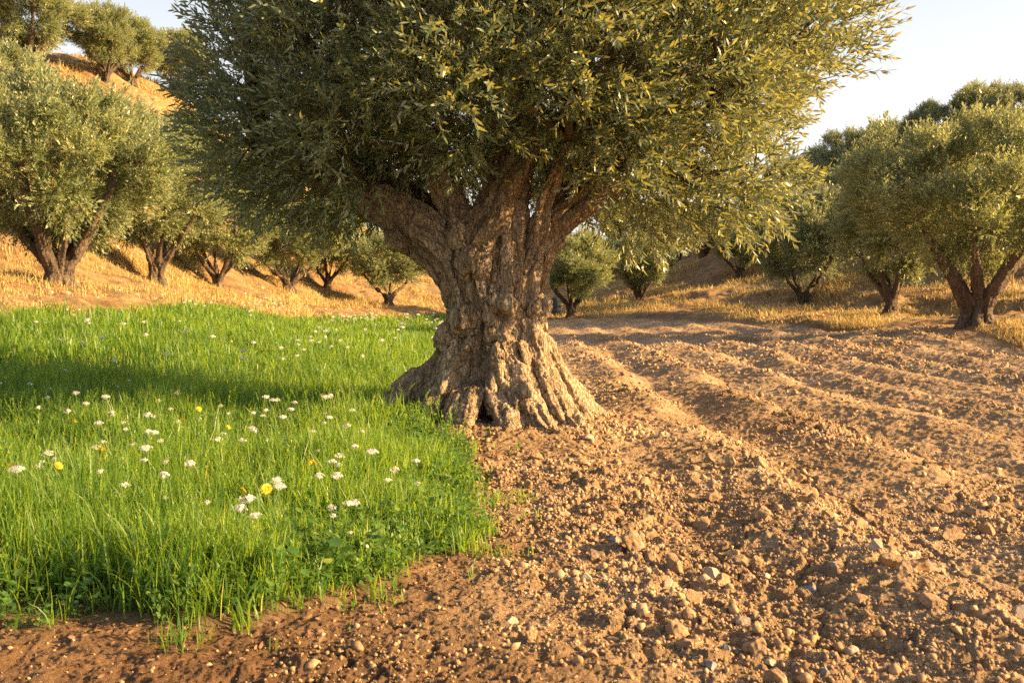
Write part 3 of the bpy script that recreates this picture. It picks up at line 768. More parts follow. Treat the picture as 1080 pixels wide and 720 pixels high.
TREES = [
 ('multi', 62, 300, 25, .3, 1.0, 'large many-stemmed olive tree behind the left end of the meadow on a dry grass mound'),
 ('tall', -62, 292, 31, 2.1, 1.05, 'olive tree cut off by the left edge, behind the large many-stemmed one'),
 ('tall', 165, 300, 33, 1.2, 1.0, 'forked olive tree just right of the large many-stemmed one on the left'),
 ('fork', 230, 305, 40, 2.6, .98, 'small olive tree with a sideways low branch, third along the meadow edge'),
 ('wide', 305, 312, 47, 0.2, 1.05, 'small spreading olive tree, fourth along the meadow edge, on the golden slope'),
 ('wide', 410, 320, 53, .5, .97, 'small round olive tree with a split trunk just left of the huge trunk'),
 ('fork', 603, 338, 51, .9, .98, 'olive tree standing at the far end of the ploughed field, right of the huge trunk'),
 ('multi', 675, 322, 57, 1.4, .72, 'compact olive tree with several stems on the bank past the far end of the field'),
 ('lean', 1030, 346, 27, .15, .98, 'largest olive tree on the right bank, thick trunk with exposed roots above the soil'),
 ('tall', 940, 332, 36, 3.6, .90, 'olive tree with a three-way forked trunk, left neighbour of the largest right-hand tree'),
 ('cool', 848, 318, 46, 2.9, 1.12, 'low wide olive tree with one limb reaching left, on the dry grass bank'),
 ('fork', 780, 292, 62, .4, .85, 'small dark olive tree higher up the bank below the golden hanging foliage'),
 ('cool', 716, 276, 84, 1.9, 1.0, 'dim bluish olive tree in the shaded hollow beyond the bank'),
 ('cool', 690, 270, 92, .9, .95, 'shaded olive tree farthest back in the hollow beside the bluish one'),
 ('multi', 30, 83, 56, 1.1, 1.12, 'olive tree at the upper left corner on the orange hilltop'),
 ('tall', 112, 88, 60, 2.2, .80, 'olive tree in the middle of the three on the left hilltop'),
 ('fork', 140, 84, 63, .2, .92, 'olive tree growing into its neighbour on the left hilltop'),
 ('fork', 187, 98, 68, 1.5, 1.05, 'olive tree on the left hilltop partly behind the hanging leaves of the huge tree'),
 ('wide', 245, 135, 74, 1.9, 1.0, None), ('tall', 300, 175, 80, .4, .9, None),
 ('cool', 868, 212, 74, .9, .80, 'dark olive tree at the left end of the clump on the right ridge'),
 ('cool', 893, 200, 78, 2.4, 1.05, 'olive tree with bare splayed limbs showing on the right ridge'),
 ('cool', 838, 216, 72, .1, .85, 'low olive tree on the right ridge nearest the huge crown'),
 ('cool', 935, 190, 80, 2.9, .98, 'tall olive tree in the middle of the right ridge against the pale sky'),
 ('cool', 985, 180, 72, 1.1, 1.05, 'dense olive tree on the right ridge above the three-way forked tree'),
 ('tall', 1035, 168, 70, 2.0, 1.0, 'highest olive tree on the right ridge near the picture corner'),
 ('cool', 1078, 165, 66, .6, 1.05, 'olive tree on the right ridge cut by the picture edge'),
 ('wide', 985, 300, 52, .6, .95, 'shaded olive tree glimpsed between the two nearest trees on the right bank'),
 ('fork', 1085, 298, 42, .6, .9, 'olive tree behind the largest right-hand tree at the picture edge'),
 ('wide', 560, 300, 80, .9, 1.0, 'distant olive tree glimpsed beside the huge trunk'),
 ('wide', 640, 292, 82, 1.9, .9, 'distant olive tree between the two at the far end of the field'),
 ('multi', 360, 268, 66, .9, .85, 'olive tree up the golden slope below the left part of the huge crown'),
 ('wide', 270, 250, 60, 2.9, .95, 'olive tree on the slope behind the fourth tree of the meadow edge'),
 ('wide', 98, 232, 43, 1.2, .85, 'olive tree on the left slope directly behind the large many-stemmed one'),
 ('fork', -8, 222, 40, 2.9, .95, 'olive tree on the left slope near the picture edge, above the many-stemmed one'),
 ('multi', 205, 246, 50, .6, .8, 'olive tree on the left slope above the one with the sideways low branch'),
 ('fork', 345, 288, 56, 2.0, .9, 'olive tree just up the slope between the fourth tree and the round one'),
 ('cool', 172, 178, 54, .9, .68, 'olive tree high on the left slope below the hilltop trio'),
 ('multi', 742, 262, 72, 1.9, .78, 'shaded olive tree in the hollow just beyond the golden hanging foliage'),
 ('wide', 815, 283, 66, 2.2, .95, 'small olive tree between the low wide one and the one higher up the bank'),
 ('cool', 890, 268, 60, .2, .9, 'olive tree up the right slope glimpsed above the low wide tree'),
 ('tall', 655, 272, 96, 1.2, .95, 'far olive tree in line above the far end of the field'),
 ('fork', 440, 268, 84, .7, 1.0, 'far olive tree seen under the lifted left limb of the huge tree'),
]
TPOS = []
for k, px, py, d, rz, s, lab in TREES:
    if lab is None: continue
    t, z = tree(k, px, py, d, rz, s, lab)
    TPOS.append((t.location.x, t.location.y, s))

# ------------------------------------------------------------------ grass
def blades(x, y, z, h, w, seed, lean=.35, segs=4, tint=None, rnd=.3):
    r = np.random.default_rng(seed); n = len(x)
    a = r.uniform(0, 2 * np.pi, n); ca, sa = np.cos(a), np.sin(a)
    ln = np.abs(r.normal(0, lean, n)) + .05; cur = r.uniform(.5, 1.6, n)
    fa = a + r.uniform(-1.2, 1.2, n) + np.pi / 2; wx, wy = np.cos(fa), np.sin(fa)
    V = np.empty((n, segs * 2 + 1, 3), dtype=f32)
    for i in range(segs + 1):
        t = i / segs
        off = h * ln * (t ** (1 + cur)) ; up = h * (t - .35 * ln * t ** 3)
        ww = w * (.75 + .5 * t - 1.1 * t * t) * .5 if i < segs else 0
        X, Y, Z = x + ca * off, y + sa * off, z + up
        if i < segs:
            V[:, 2 * i] = np.stack([X - wx * ww, Y - wy * ww, Z], 1); V[:, 2 * i + 1] = np.stack([X + wx * ww, Y + wy * ww, Z], 1)
        else: V[:, 2 * i] = np.stack([X, Y, Z], 1)
    m = segs * 2 + 1; o = (np.arange(n) * m)[:, None]
    Q = np.concatenate([np.array([[2 * i, 2 * i + 1, 2 * i + 3, 2 * i + 2]]) + o for i in range(segs - 1)])
    T = np.array([[2 * segs - 2, 2 * segs - 1, 2 * segs]]) + o
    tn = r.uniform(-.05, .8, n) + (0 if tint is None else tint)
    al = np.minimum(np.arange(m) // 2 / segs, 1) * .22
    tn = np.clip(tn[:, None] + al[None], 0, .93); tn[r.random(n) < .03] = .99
    return V.reshape(-1, 3), Q, T, tn.ravel()

def sector_points(n, r0, r1, t0, t1, seed, power=1.0):
    r = np.random.default_rng(seed)
    rr = np.sqrt(r.uniform(r0 ** 2, r1 ** 2, n)); th = r.uniform(t0, t1, n)
    return rr * np.sin(th), rr * np.cos(th)

def clearance(x, y):
    return np.hypot((x - HX) / 1.05, (y - HY) / .8)

Gp = []
for n, r0, r1, t0, t1, hm, w, sg, seed in ((95000, 4.2, 8, -.66, .12, .34, .0105, 4, 1), (105000, 8, 15, -.62, .08, .30, .0165, 3, 2), (100000, 15, 30, -.60, .06, .26, .030, 3, 3), (80000, 30, 54, -.45, .06, .25, .052, 2, 4),
                                       (12000, 4.2, 14, -1.0, -.66, .32, .016, 3, 5)):
    x, y = sector_points(n, r0, r1, t0, t1, seed)
    m = meadow_mask(x, y); er = edge_r(x, y); rr = np.hypot(x, y)
    clump = fbm2(x, y, 1.2, 3, 71)
    prob = (sstep(-.05, .45, m) * .8 + .2 * sstep(-.1, .1, m)) * (.6 + 1.0 * clump)
    tuft = sstep(.28, .5, fbm2(x, y, 3.2, 2, 79)) * np.exp(-np.maximum(-m, 0) / .22) * .5
    prob = np.where(m < .05, np.maximum(prob, tuft), prob * (1 - .75 * sstep(.30, .12, m) * sstep(.05, .35, fbm2(x, y, 2.6, 2, 78))))
    keep = (m > -.55) & (rr < er + .1) & (np.random.default_rng(seed + 9).random(n) < prob) & (clearance(x, y) > .95)
    x, y = x[keep], y[keep]; m = m[keep]
    z = terrain(x, y, False)[0] - .01
    r = np.random.default_rng(seed + 20)
    h = hm * r.uniform(.4, 1.35, len(x)) * (1 + .6 * fbm2(x, y, 1.3, 3, 72)) * (.5 + .5 * sstep(0, .4, m)) 
    h *= .35 + .65 * sstep(1.0, 1.5, clearance(x, y))
    h *= 1 - .35 * sstep(0, -.3, m)
    # lower, sparser growth near the right edge
    h *= 1 - .30 * sstep(-1.5, -.3, x) * (y < 10)
    tint = .42 * fbm2(x, y, .9, 4, 73)
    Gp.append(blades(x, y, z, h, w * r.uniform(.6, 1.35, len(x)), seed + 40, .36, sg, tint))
def seed_stem(sd):
    r = np.random.default_rng(sd); h = r.uniform(.36, .5); b = r.normal(0, .07, 2)
    def at(t): return np.array([b[0] * t * t, b[1] * t * t, h * t])
    V, Q, T = tube(np.array([[*at(t), .0016] for t in np.linspace(0, .85, 4)]), 3, cap=False); parts = [(V, Q, None)]; ti = [.45] * len(V)
    for k in range(16):
        t = .8 + .2 * k / 16; v, q, tr = leaf_geo(2, r.uniform(.018, .03), .006)
        m = rotm((0, 0, 1), r.uniform(0, 6.3)) @ rotm((0, 1, 0), -r.uniform(.7, 1.3)); parts.append((v @ m.T + at(t), q, tr)); ti += [r.uniform(.7, .93)] * len(v)
    V, Q, T = join(parts); return V.astype(f32), Q, T, np.array(ti, dtype=f32)
x, y = sector_points(9000, 4.6, 20, -.6, 0, 640); m = meadow_mask(x, y); kp = (m > .15) & (clearance(x, y) > 1.2) & (np.random.default_rng(4).random(len(x)) < .5 + fbm2(x, y, .9, 2, 76)); x, y = x[kp], y[kp]
rr_ = np.random.default_rng(641); nn_ = len(x)
Gp.append(scatter([seed_stem(i) for i in range(8)], np.stack([x, y, terrain(x, y, False)[0]], 1), np.stack([rr_.normal(0, .16, nn_), rr_.normal(0, .16, nn_), np.ones(nn_)], 1), rr_.uniform(.65, 1.1, nn_).astype(f32), 642))
V = np.vstack([g[0] for g in Gp]); o = np.cumsum([0] + [len(g[0]) for g in Gp])
Q = np.vstack([g[1] + k for g, k in zip(Gp, o)]); T = np.vstack([g[2] + k for g, k in zip(Gp, o)]); C = np.concatenate([g[3] for g in Gp])
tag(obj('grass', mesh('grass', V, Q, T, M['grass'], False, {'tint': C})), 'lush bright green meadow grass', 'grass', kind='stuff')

# (flowering grass stems belong to the same sward)
# dry grass on the banks and hills
Dp = []
for n, r0, r1, t0, t1, hm, w, seed in ((190000, 20, 40, -.6, .6, .24, .016, 5), (190000, 36, 70, -.56, .56, .30, .034, 6), (90000, 60, 100, -.56, .56, .35, .07, 7)):
    x, y = sector_points(n, r0, r1, t0, t1, seed)
    er = edge_r(x, y); rr = np.hypot(x, y)
    patch = fbm2(x, y, .45, 4, 81)
    keep = (rr > er + .1) & (np.random.default_rng(seed).random(n) < np.clip(.12 + 1.5 * sstep(-.18, .30, patch), 0, 1))
    x, y = x[keep], y[keep]; z = terrain(x, y)[0] - .02
    r = np.random.default_rng(seed + 3)
    h = hm * r.uniform(.4, 1.3, len(x)) * (.6 + sstep(-.1, .5, patch[keep]))
    Dp.append(blades(x, y, z, h * r.uniform(.4, 1.1, len(x)), w * r.uniform(.5, 1.5, len(x)), seed + 60, .9, 3, .3 * fbm2(x, y, .3, 2, 82)))
V = np.vstack([g[0] for g in Dp]); o = np.cumsum([0] + [len(g[0]) for g in Dp])
Q = np.vstack([g[1] + k for g, k in zip(Dp, o)]); T = np.vstack([g[2] + k for g, k in zip(Dp, o)]); C = np.concatenate([g[3] for g in Dp])
tag(obj('dry_grass', mesh('dry_grass', V, Q, T, M['dry'], False, {'tint': C})), 'golden dry grass tufts on the banks and hills', 'dry grass', kind='stuff')

# ------------------------------------------------------------------ low weeds at the meadow rim
def round_leaf(seed, s=.03):
    r = np.random.default_rng(seed)
    # stalk + heart shaped blade
    a = np.linspace(0, 2 * np.pi, 9, endpoint=False)
    rad = s * (1 - .35 * np.exp(-((np.minimum(a, 2 * np.pi - a)) / .45) ** 2) + .25 * np.exp(-((a - np.pi) / .4) ** 2))
    hh = r.uniform(.06, .26); tx, ty = r.normal(0, .05, 2); tl = r.uniform(-.6, .6, 2)
    b = np.stack([rad * np.cos(a), rad * np.sin(a), .15 * rad * np.cos(2 * a)], 1)
    b[:, 2] += b[:, 0] * tl[0] + b[:, 1] * tl[1]
    V = np.vstack([[tx, ty, hh - .004], b + [tx, ty, hh], [[-.0012, 0, 0], [.0012, 0, 0], [tx + .001, ty, hh], [tx - .001, ty, hh]]])
    T = np.array([[0, 1 + i, 1 + (i + 1) % 9] for i in range(9)]); Q = np.array([[10, 11, 12, 13]])
    return V, Q, T
def weed_temp(seed, n, s):
    r = np.random.default_rng(seed); parts, ti = [], []
    for i in range(n):
        v, q, t = round_leaf(seed * 31 + i, s * r.uniform(.6, 1.3)); m = rotm((0, 0, 1), r.uniform(0, 6.3))
        v = v @ m.T; parts.append((v, q, t)); ti += [r.uniform(.0, .95)] * len(v)
    V, Q, T = join(parts); return V.astype(f32), Q, T, np.array(ti, dtype=f32)
wt = [weed_temp(i + 1, 7, .03) for i in range(7)]
x, y = sector_points(26000, 4.2, 11, -.62, .1, 77)
m = meadow_mask(x, y)
r = np.random.default_rng(78)
pr = np.exp(-np.maximum(m - .12, 0) / .5) * .30 + .03
pr = np.where((x > -1.7), pr * 1.6, pr) * (.8 + .9 * sstep(-.1, .3, fbm2(x, y, 1.6, 2, 74)))
keep = (m > .0) & (r.random(len(x)) < pr) & (clearance(x, y) > 1.0)
x, y = x[keep], y[keep]; z = terrain(x, y, False)[0]
n = len(x); dz = np.stack([r.normal(0, .12, n), r.normal(0, .12, n), np.ones(n)], 1)
V, Q, T, C = scatter(wt, np.stack([x, y, z - .01], 1), dz, r.uniform(.4, .95, n).astype(f32) * (.55 + .45 * sstep(0, .35, m[keep])).astype(f32), 79)
# bushy herb shoots at the corner
ht = [shoot(500 + i, .20, 6, .035, .014, 2) for i in range(5)]
x, y = sector_points(9000, 4.5, 10.5, -.45, .1, 87); m = meadow_mask(x, y)
keep = (m > .02) & (m < 1.1) & (x > -1.9) & (r.random(len(x)) < .25 + .8 * fbm2(x, y, 1.5, 2, 75)) & (clearance(x, y) > 1.0)
x, y = x[keep], y[keep]; z = terrain(x, y, False)[0]; n = len(x)
dz = np.stack([r.normal(0, .35, n), r.normal(0, .35, n), np.ones(n)], 1)
V2, Q2, T2, C2 = scatter(ht, np.stack([x, y, z], 1), dz, r.uniform(.5, 1.3, n).astype(f32), 88)
Vv, Qq, Tt = join([(V, Q, T), (V2, Q2, T2)])
tag(obj('weeds', mesh('weeds', Vv, Qq, Tt, M['weed'], False, {'tint': np.concatenate([C, np.clip(C2 + .25, 0, .93)])})), 'low broad-leaved weeds and herbs along the meadow rim', 'weeds', kind='stuff')

# leaf litter on the soil in front of the meadow
lt = []
for i in range(6):
    rr_ = np.random.default_rng(600 + i); v, q, t = leaf_geo(2, .035, .013, curl=rr_.uniform(-.4, .6)); v[:, 2] += rr_.uniform(-.3, .3) * np.abs(v[:, 1]); lt.append((v[:, [2, 1, 0]].astype(f32), q, t, np.full(len(v), rr_.uniform(0, .95), dtype=f32)))
x, y = sector_points(60000, 3.2, 12, -.6, .45, 91); m = meadow_mask(x, y)
keep = (m < .1) & (r.random(len(x)) < .55 * np.exp(-np.maximum(-m, 0) / .7) + .03)
x, y = x[keep], y[keep]; z = ground_z(x, y) + .006; n = len(x)
dz = np.stack([r.normal(0, 1, n), r.normal(0, 1, n), r.normal(.1, .25, n)], 1)
V, Q, T, C = scatter(lt, np.stack([x, y, z], 1), dz, r.uniform(.4, 1.3, n).astype(f32), 92)
tag(obj('leaf_litter', mesh('leaf_litter', V, Q, T, M['litter'], False, {'tint': C})), 'dry brown leaf bits strewn over the soil', 'leaf litter', kind='stuff')

# ------------------------------------------------------------------ clods and stones
def ico(sub):
    import bmesh
    bm = bmesh.new(); bmesh.ops.create_icosphere(bm, subdivisions=sub, radius=1)
    v = np.array([a.co[:] for a in bm.verts]); t = np.array([[q.index for q in f.verts] for f in bm.faces]); bm.free(); return v, t
I1, I2, I4 = ico(1), ico(2), ico(5)
def clod_verts(base, seed, rough=.25, flat=.7):
    v = base[0].copy(); r = np.random.default_rng(seed)
    v = v * np.array([1, r.uniform(.65, .95), flat * r.uniform(.8, 1.1)])
    # knock flat facets off it
    for k in range(9):
        n = r.normal(size=3); n /= np.linalg.norm(n); h = r.uniform(.34, .68)
        s = v @ n; v = v - np.maximum(s - h, 0)[:, None] * n * .95
    if len(v) < 100: v = v * r.uniform(.72, 1.25, (len(v), 1))
    ss = seed % 97
    d = fbm3(v[:, 0] + ss, v[:, 1], v[:, 2], 1.8, 4, seed % 50) * rough
    return v * (1 + d)[:, None]
def clod_mesh(seed, mat, rough=.25, flat=.7): return mesh('clod', clod_verts(I4, seed, rough, flat), None, I4[1], M[mat], True)
ct = []
for i in range(14):
    v = clod_verts(I1, 700 + i, .35, .75); ct.append((v.astype(f32), None, I1[1], np.zeros(len(v), dtype=f32)))
def soil_points(n, r0, r1, t0, t1, seed, bias=True):
    x, y = sector_points(n, r0, r1, t0, t1, seed)
    m = meadow_mask(x, y); er = edge_r(x, y); rr = np.hypot(x, y)
    _, k, rid, u = furrow(x, y)
    q = fbm2(x, y, .9, 3, 51)
    pr = np.clip(.22 + 1.3 * q + .35 * (k > .6) * (x > .6) + .6 * np.exp(-(((x - 1.35) / 1.1) ** 2 + ((y - 5.6) / 1.3) ** 2)), .05, 1)
    pr = np.maximum(pr, np.exp(-((clearance(x, y) - 1.15) / .3) ** 2)) * (1 - .25 * sstep(0, -1.2, x) * (n > 3000) - .93 * sstep(-.1, -.8, x) * (n <= 3000))
    keep = (m < -.02) & (rr < er) & (clearance(x, y) > .8) & (np.random.default_rng(seed + 1).random(n) < pr)
    return x[keep], y[keep]
GP = []; GC = []
for n, r0, r1, s0, s1, seed in ((75000, 3.4, 8, .005, .020, 1), (40000, 7, 14, .008, .030, 2), (30000, 13, 34, .018, .075, 3), (4200, 4, 11, .02, .055, 4)):
    x, y = soil_points(n, r0, r1, -.6, .58, 800 + seed); k = len(x)
    r = np.random.default_rng(810 + seed); s = s0 + (s1 - s0) * r.random(k) ** 2.4
    z = ground_z(x, y) + s * .15
    dz = np.stack([r.normal(0, .3, k), r.normal(0, .3, k), np.ones(k)], 1)
    V, Q, T, C = scatter(ct, np.stack([x, y, z], 1), dz, s.astype(f32), 820 + seed, r.uniform(0, .9, k)); GP.append((V, None, T)); GC.append(C)
V, Q, T = join(GP)
tag(obj('gravel', mesh('gravel', V, None, T, M['clod'], False, {'tint': np.concatenate(GC)})), 'crumbs and small lumps of broken earth over the ploughed field', 'loose earth', kind='stuff')

CM = [clod_mesh(900 + i, 'clod', .30, .75) for i in range(10)]
SM = [clod_mesh(950 + i, 'stone', .12, .65) for i in range(4)]
PM = [clod_mesh(970 + i, 'pale_stone', .15, .7) for i in range(4)]
def place_clod(me, x, y, s, seed, name, label, cat, group=None):
    r = np.random.default_rng(seed)
    return tag(obj(name, me, loc=(x, y, gz(x, y) + s * .22), rot=(r.normal(0, .25), r.normal(0, .25), r.uniform(0, 6.3)), scale=s), label, cat, group)
STONES = [
 (820, 706, 34, 'c', 'largest tan clod, at the bottom of the picture right of centre'),
 (712, 655, 34, 'c', 'big crumbly brown clod at the left foot of the rubbly ridge'),
 (750, 692, 20, 's', 'smooth blue-grey stone just above the bottom, left of the largest tan clod'),
 (766, 664, 24, 's', 'grey stone with a pale split face beside the big crumbly clod'),
 (785, 646, 18, 'p', 'whitish stone lit brightly among small clods'),
 (733, 628, 24, 'c', 'rounded ochre clod above the big crumbly one'),
 (849, 606, 26, 's', 'flat grey stone lying in the trough between two ridges'),
 (904, 632, 26, 'c', 'upright angular brown clod on the ridge right of the flat grey stone'),
 (984, 645, 32, 'c', 'largest dark brown clod on the right-hand ridge'),
 (978, 628, 22, 'c', 'rounded clod resting against the largest dark one on the right'),
 (648, 569, 17, 's', 'small round grey stone standing alone in the middle of the soil'),
 (703, 611, 18, 'p', 'pale buff stone at the left start of the rubbly ridge'),
 (679, 510, 15, 'c', 'single brown clod midway between the huge trunk and the furrow'),
 (781, 581, 20, 'c', 'flat tan clod with a twin beside it in the furrow'),
 (797, 584, 20, 'c', 'right-hand twin of two flat tan clods in the furrow'),
 (538, 648, 18, 'p', 'pale lump of earth right of the meadow corner'),
 (561, 663, 18, 'c', 'flat brown clod just below the pale lump by the meadow corner'),
 (626, 684, 18, 'c', 'rounded ochre clod near the bottom centre'),
 (871, 700, 18, 's', 'little grey stone right of the largest tan clod'),
 (975, 588, 18, 's', 'flat bluish stone near the right edge of the rubbly ridge'),
 (594, 612, 16, 'c', 'long low clod on smooth soil at the centre'),
 (923, 586, 20, 'p', 'sunlit buff clod on the crest of the right-hand ridge'),
 (603, 437, 20, 'c', 'crumbling earth lump at the right root of the huge trunk'),
 (621, 462, 18, 'p', 'flat pale stone just in front of the right root of the huge trunk'),
]
for i, (px, py, wpx, kd, lab) in enumerate(STONES):
    x, y = on_ground(px, py + 3, .03)
    s = wpx * y / FPX / 2 * 1.08
    me = {'c': CM, 's': SM, 'p': PM}[kd]; me = me[i % len(me)]
    nm = 'clod' if 'clod' in lab or 'lump' in lab else 'stone'
    place_clod(me, x, y, s, i, nm, lab, 'earth clod' if nm == 'clod' else 'stone')
x, y = soil_points(1400, 4.3, 9.5, -.35, .56, 860)
r = np.random.default_rng(861); kx = 0
order = np.argsort(x + r.normal(0, 2.2, len(x)))[::-1][:250]
for j, i in enumerate(order):
    s = .026 + .075 * r.random() ** 2.4
    g = r.random()
    if g < .86: place_clod(CM[j % 10], x[i], y[i], s, j, 'clod', 'rough lump of brown earth turned up in the ploughed field', 'earth clod', 'loose clods in the ploughed field')
    elif g < .93: place_clod(SM[j % 4], x[i], y[i], s * .8, j, 'stone', 'little grey stone lying loose in the ploughed field', 'stone', 'small grey stones in the ploughed field')
    else: place_clod(PM[j % 4], x[i], y[i], s * .8, j, 'stone', 'little pale buff stone lying loose in the ploughed field', 'stone', 'small pale stones in the ploughed field')

# ------------------------------------------------------------------ flowers
def stem_mesh(h, seed):
    r = np.random.default_rng(seed); b = r.normal(0, .05, 2)
    pts = np.array([[b[0] * t * t, b[1] * t * t, h * t, .0022 * (1 - .4 * t)] for t in np.linspace(0, 1, 5)])
    V, Q, T = tube(pts, 5, cap=False); return mesh('stem', V, Q, None, M['stem'], True), pts[-1, :3]
def floret(c, n, rad, petals=5):
    V, T = [c], []
    n = n / np.linalg.norm(n); a = np.cross(n, [.3, .9, .1]); a /= np.linalg.norm(a); b = np.cross(n, a)
    for k in range(petals):
        t0 = 2 * math.pi * k / petals
        for dt, rr in ((-.32, .8), (0, 1.05), (.32, .8)):
            V.append(c + rad * rr * (math.cos(t0 + dt) * a + math.sin(t0 + dt) * b) + n * rad * .12)
        i = len(V); T += [(0, i - 3, i - 2), (0, i - 2, i - 1)]
    return np.array(V), None, np.array(T)
def umbel(top, seed, W=.034, n=26):
    r = np.random.default_rng(seed); parts = []
    for i in range(n):
        rr, a = math.sqrt(r.random()), r.uniform(0, 6.3)
        p = np.array([rr * math.cos(a) * W, rr * math.sin(a) * W * .9, .018 + .020 * (1 - rr * rr) + r.normal(0, .003)])
        nn = np.array([p[0] * 30 + .3, p[1] * 30 - .3, .8]) + r.normal(0, .35, 3)
        parts.append(floret(top + p, nn, r.uniform(.006, .0095)))
        st = np.array([[*top, .0009], [*(top + p), .0007]]); parts.append(tube(st, 3, cap=False))
    V, Q, T = join(parts); return mesh('bloom', V, Q, T, M['petal'])
def daisy(top, seed, mat, W=.02, rings=3, n=16):
    r = np.random.default_rng(seed); parts = []
    tiltd = np.array([r.normal(.3, .3), -.9, .8])
    tiltd /= np.linalg.norm(tiltd); a = np.cross(tiltd, [0, 1, 0]); a /= np.linalg.norm(a); b = np.cross(tiltd, a)
    for g in range(rings):
        wr = W * (1 - .25 * g)
        for k in range(n):
            t = 2 * math.pi * (k + g * .5) / n + r.normal(0, .06)
            dr = a * math.cos(t) + b * math.sin(t); pd = np.cross(tiltd, dr)
            w = wr * .18; rise = .12 + .35 * g
            V = np.array([top, top + dr * wr * .55 + pd * w + tiltd * wr * rise * .6, top + dr * wr + tiltd * wr * rise * .9, top + dr * wr * .55 - pd * w + tiltd * wr * rise * .6])
            parts.append((V, np.array([[0, 3, 2, 1]]), None))
    V, Q, T = join(parts); me = mesh('bloom', V, Q, T, M[mat])
    dv, dq, dt = blob(top + tiltd * W * .12, W * .28, (1, 1, .6)); return me, mesh('flower_center', dv, dq, dt, M['yellow'], True)
FP = []
for i in range(5):
    h = .33 + .04 * i; s, top = stem_mesh(h, 40 + i); FP.append(('w', h, s, umbel(top, 50 + i, .030 + .004 * i, 26 + 4 * i), None))
for i in range(3):
    h = .32 + .04 * i; s, top = stem_mesh(h, 60 + i); b, c = daisy(top, 70 + i, 'yellow', .027, 4, 18); FP.append(('y', h, s, b, c))
for i in range(2):
    h = .26; s, top = stem_mesh(h, 80 + i); b, c = daisy(top, 90 + i, 'petal', .017, 1, 12); FP.append(('d', h, s, b, c))
def flower(kind, px=None, py=None, x=None, y=None, seed=0, s=1., label=None, group=None):
    c = [f for f in FP if f[0] == kind]; f = c[seed % len(c)]
    if px is not None:
        for _ in range(14):
            x, y = on_ground(px, py, f[1] * s + .05, 24)
            if meadow_mask(np.array([x]), np.array([y]))[0] > .22: break
            s *= .94
    nm = {'w': 'white_flower', 'y': 'yellow_flower', 'd': 'daisy'}[kind]
    z = float(terrain(np.array([x]), np.array([y]), False)[0][0])
    e = tag(obj(nm, None, loc=(x, y, z), rot=(0, 0, seed * 1.7), scale=s), label, 'flower', group)
    obj('stem', f[2], e); obj('bloom', f[3], e)
    if f[4]: obj('flower_center', f[4], e)
WL = 'small cluster of white blossoms on a thin stem among the meadow grass'
WG = 'white flower clusters scattered in the meadow'
NAMED_W = {(279,511): 'topmost white blossom cluster of the front group, left of a yellow flower', (285,522): 'white blossom cluster touching the yellow flower from below left',
 (256,541): 'widest white blossom cluster, lowest left of the front group', (268,535): 'small white blossom cluster just above the widest one', (282,551): 'lowest white blossom cluster of the front group',
 (302,522): 'white blossom cluster immediately right of the front yellow flower', (20,496): 'white blossom cluster nearest the left picture edge beside a yellow flower',
 (165,476): 'bright round white blossom cluster alone in the sunlit grass', (271,455): 'white blossom cluster alone above the front group', (419,493): 'white blossom cluster farthest right in the near grass',
 (182,504): 'low white blossom cluster between the left and front groups'}
for i, p_ in enumerate([(59,408),(45,430),(81,416),(87,426),(102,422),(120,409),(161,422),(161,441),(158,458),(165,476),(145,490),(182,504),(190,492),(55,480),(20,496),(65,486),(43,493),(271,455),(343,440),(337,421),(279,511),(285,522),(256,541),(268,535),(282,551),(302,522),(347,503),(345,509),(358,480),(386,476),(419,493),(370,533),(358,542),(362,538),(367,567),(472,502),(289,424),(347,419),(75,437),(289,420),(140,402),(193,415)]):
    lab = NAMED_W.get(p_)
    flower('w', p_[0], p_[1], seed=i, s=.8 + .35 * ((i * 7) % 5) / 5 if not lab else 1.05, label=lab or WL, group=None if lab else WG)
for i, (a, b, lab) in enumerate([(382, 576, 'white daisy with its face turned out, low at the right of the near grass'), (226, 549, 'small white daisy with a pale centre left of the widest white cluster')]):
    flower('d', a, b, seed=i, s=1.05, label=lab)
for i, (a, b, lab) in enumerate([(295, 518, 'biggest yellow flower, amid the front white clusters'), (246, 518, 'round yellow flower left of the front white clusters'), (96, 476, 'yellow flower highest in the left part of the near grass'),
        (108, 486, 'yellow flower just below and right of the highest left one'), (212, 430, 'yellow flower standing up in the shaded band of grass'), (314, 486, 'left flower of a yellow pair in the sunlit grass'),
        (322, 487, 'right flower of a yellow pair in the sunlit grass'), (24, 490, 'orange-yellow flower at the left edge above a white cluster'), (62, 488, 'small yellow flower among white blossoms at the left'), (187, 444, 'small yellow flower low behind the sunlit front grass')]):
    flower('y', a, b, seed=i, s=1.3 if i == 0 else 1.1, label=lab)
r = np.random.default_rng(99); cnt = 0
while cnt < 240:
    rr, th = (math.sqrt(r.uniform(12 ** 2, 36 ** 2)) if cnt > 75 else r.uniform(5.6, 12)), r.uniform(-.50, -.06)
    x, y = rr * math.sin(th), rr * math.cos(th)
    if meadow_mask(np.array([x]), np.array([y]))[0] < .3 or rr > edge_r(np.array([x]), np.array([y]))[0] - .5 or vn2(np.array([x * .35]), np.array([y * .35]), 12)[0] < -.25: continue
    cnt += 1
    flower('w', x=x, y=y, seed=cnt, s=r.uniform(.55, .95) if cnt <= 76 else r.uniform(.9, 1.4), label=WL, group=WG)

r = np.random.default_rng(123); cnt = 0
while cnt < 22:
    rr, th = r.uniform(6.5, 20), r.uniform(-.50, -.06); x, y = rr * math.sin(th), rr * math.cos(th)
    if meadow_mask(np.array([x]), np.array([y]))[0] < .3: continue
    cnt += 1
    flower('y', x=x, y=y, seed=cnt, s=r.uniform(.7, 1.0), label='little yellow flower half hidden in the green meadow grass', group='little yellow flowers scattered in the meadow')

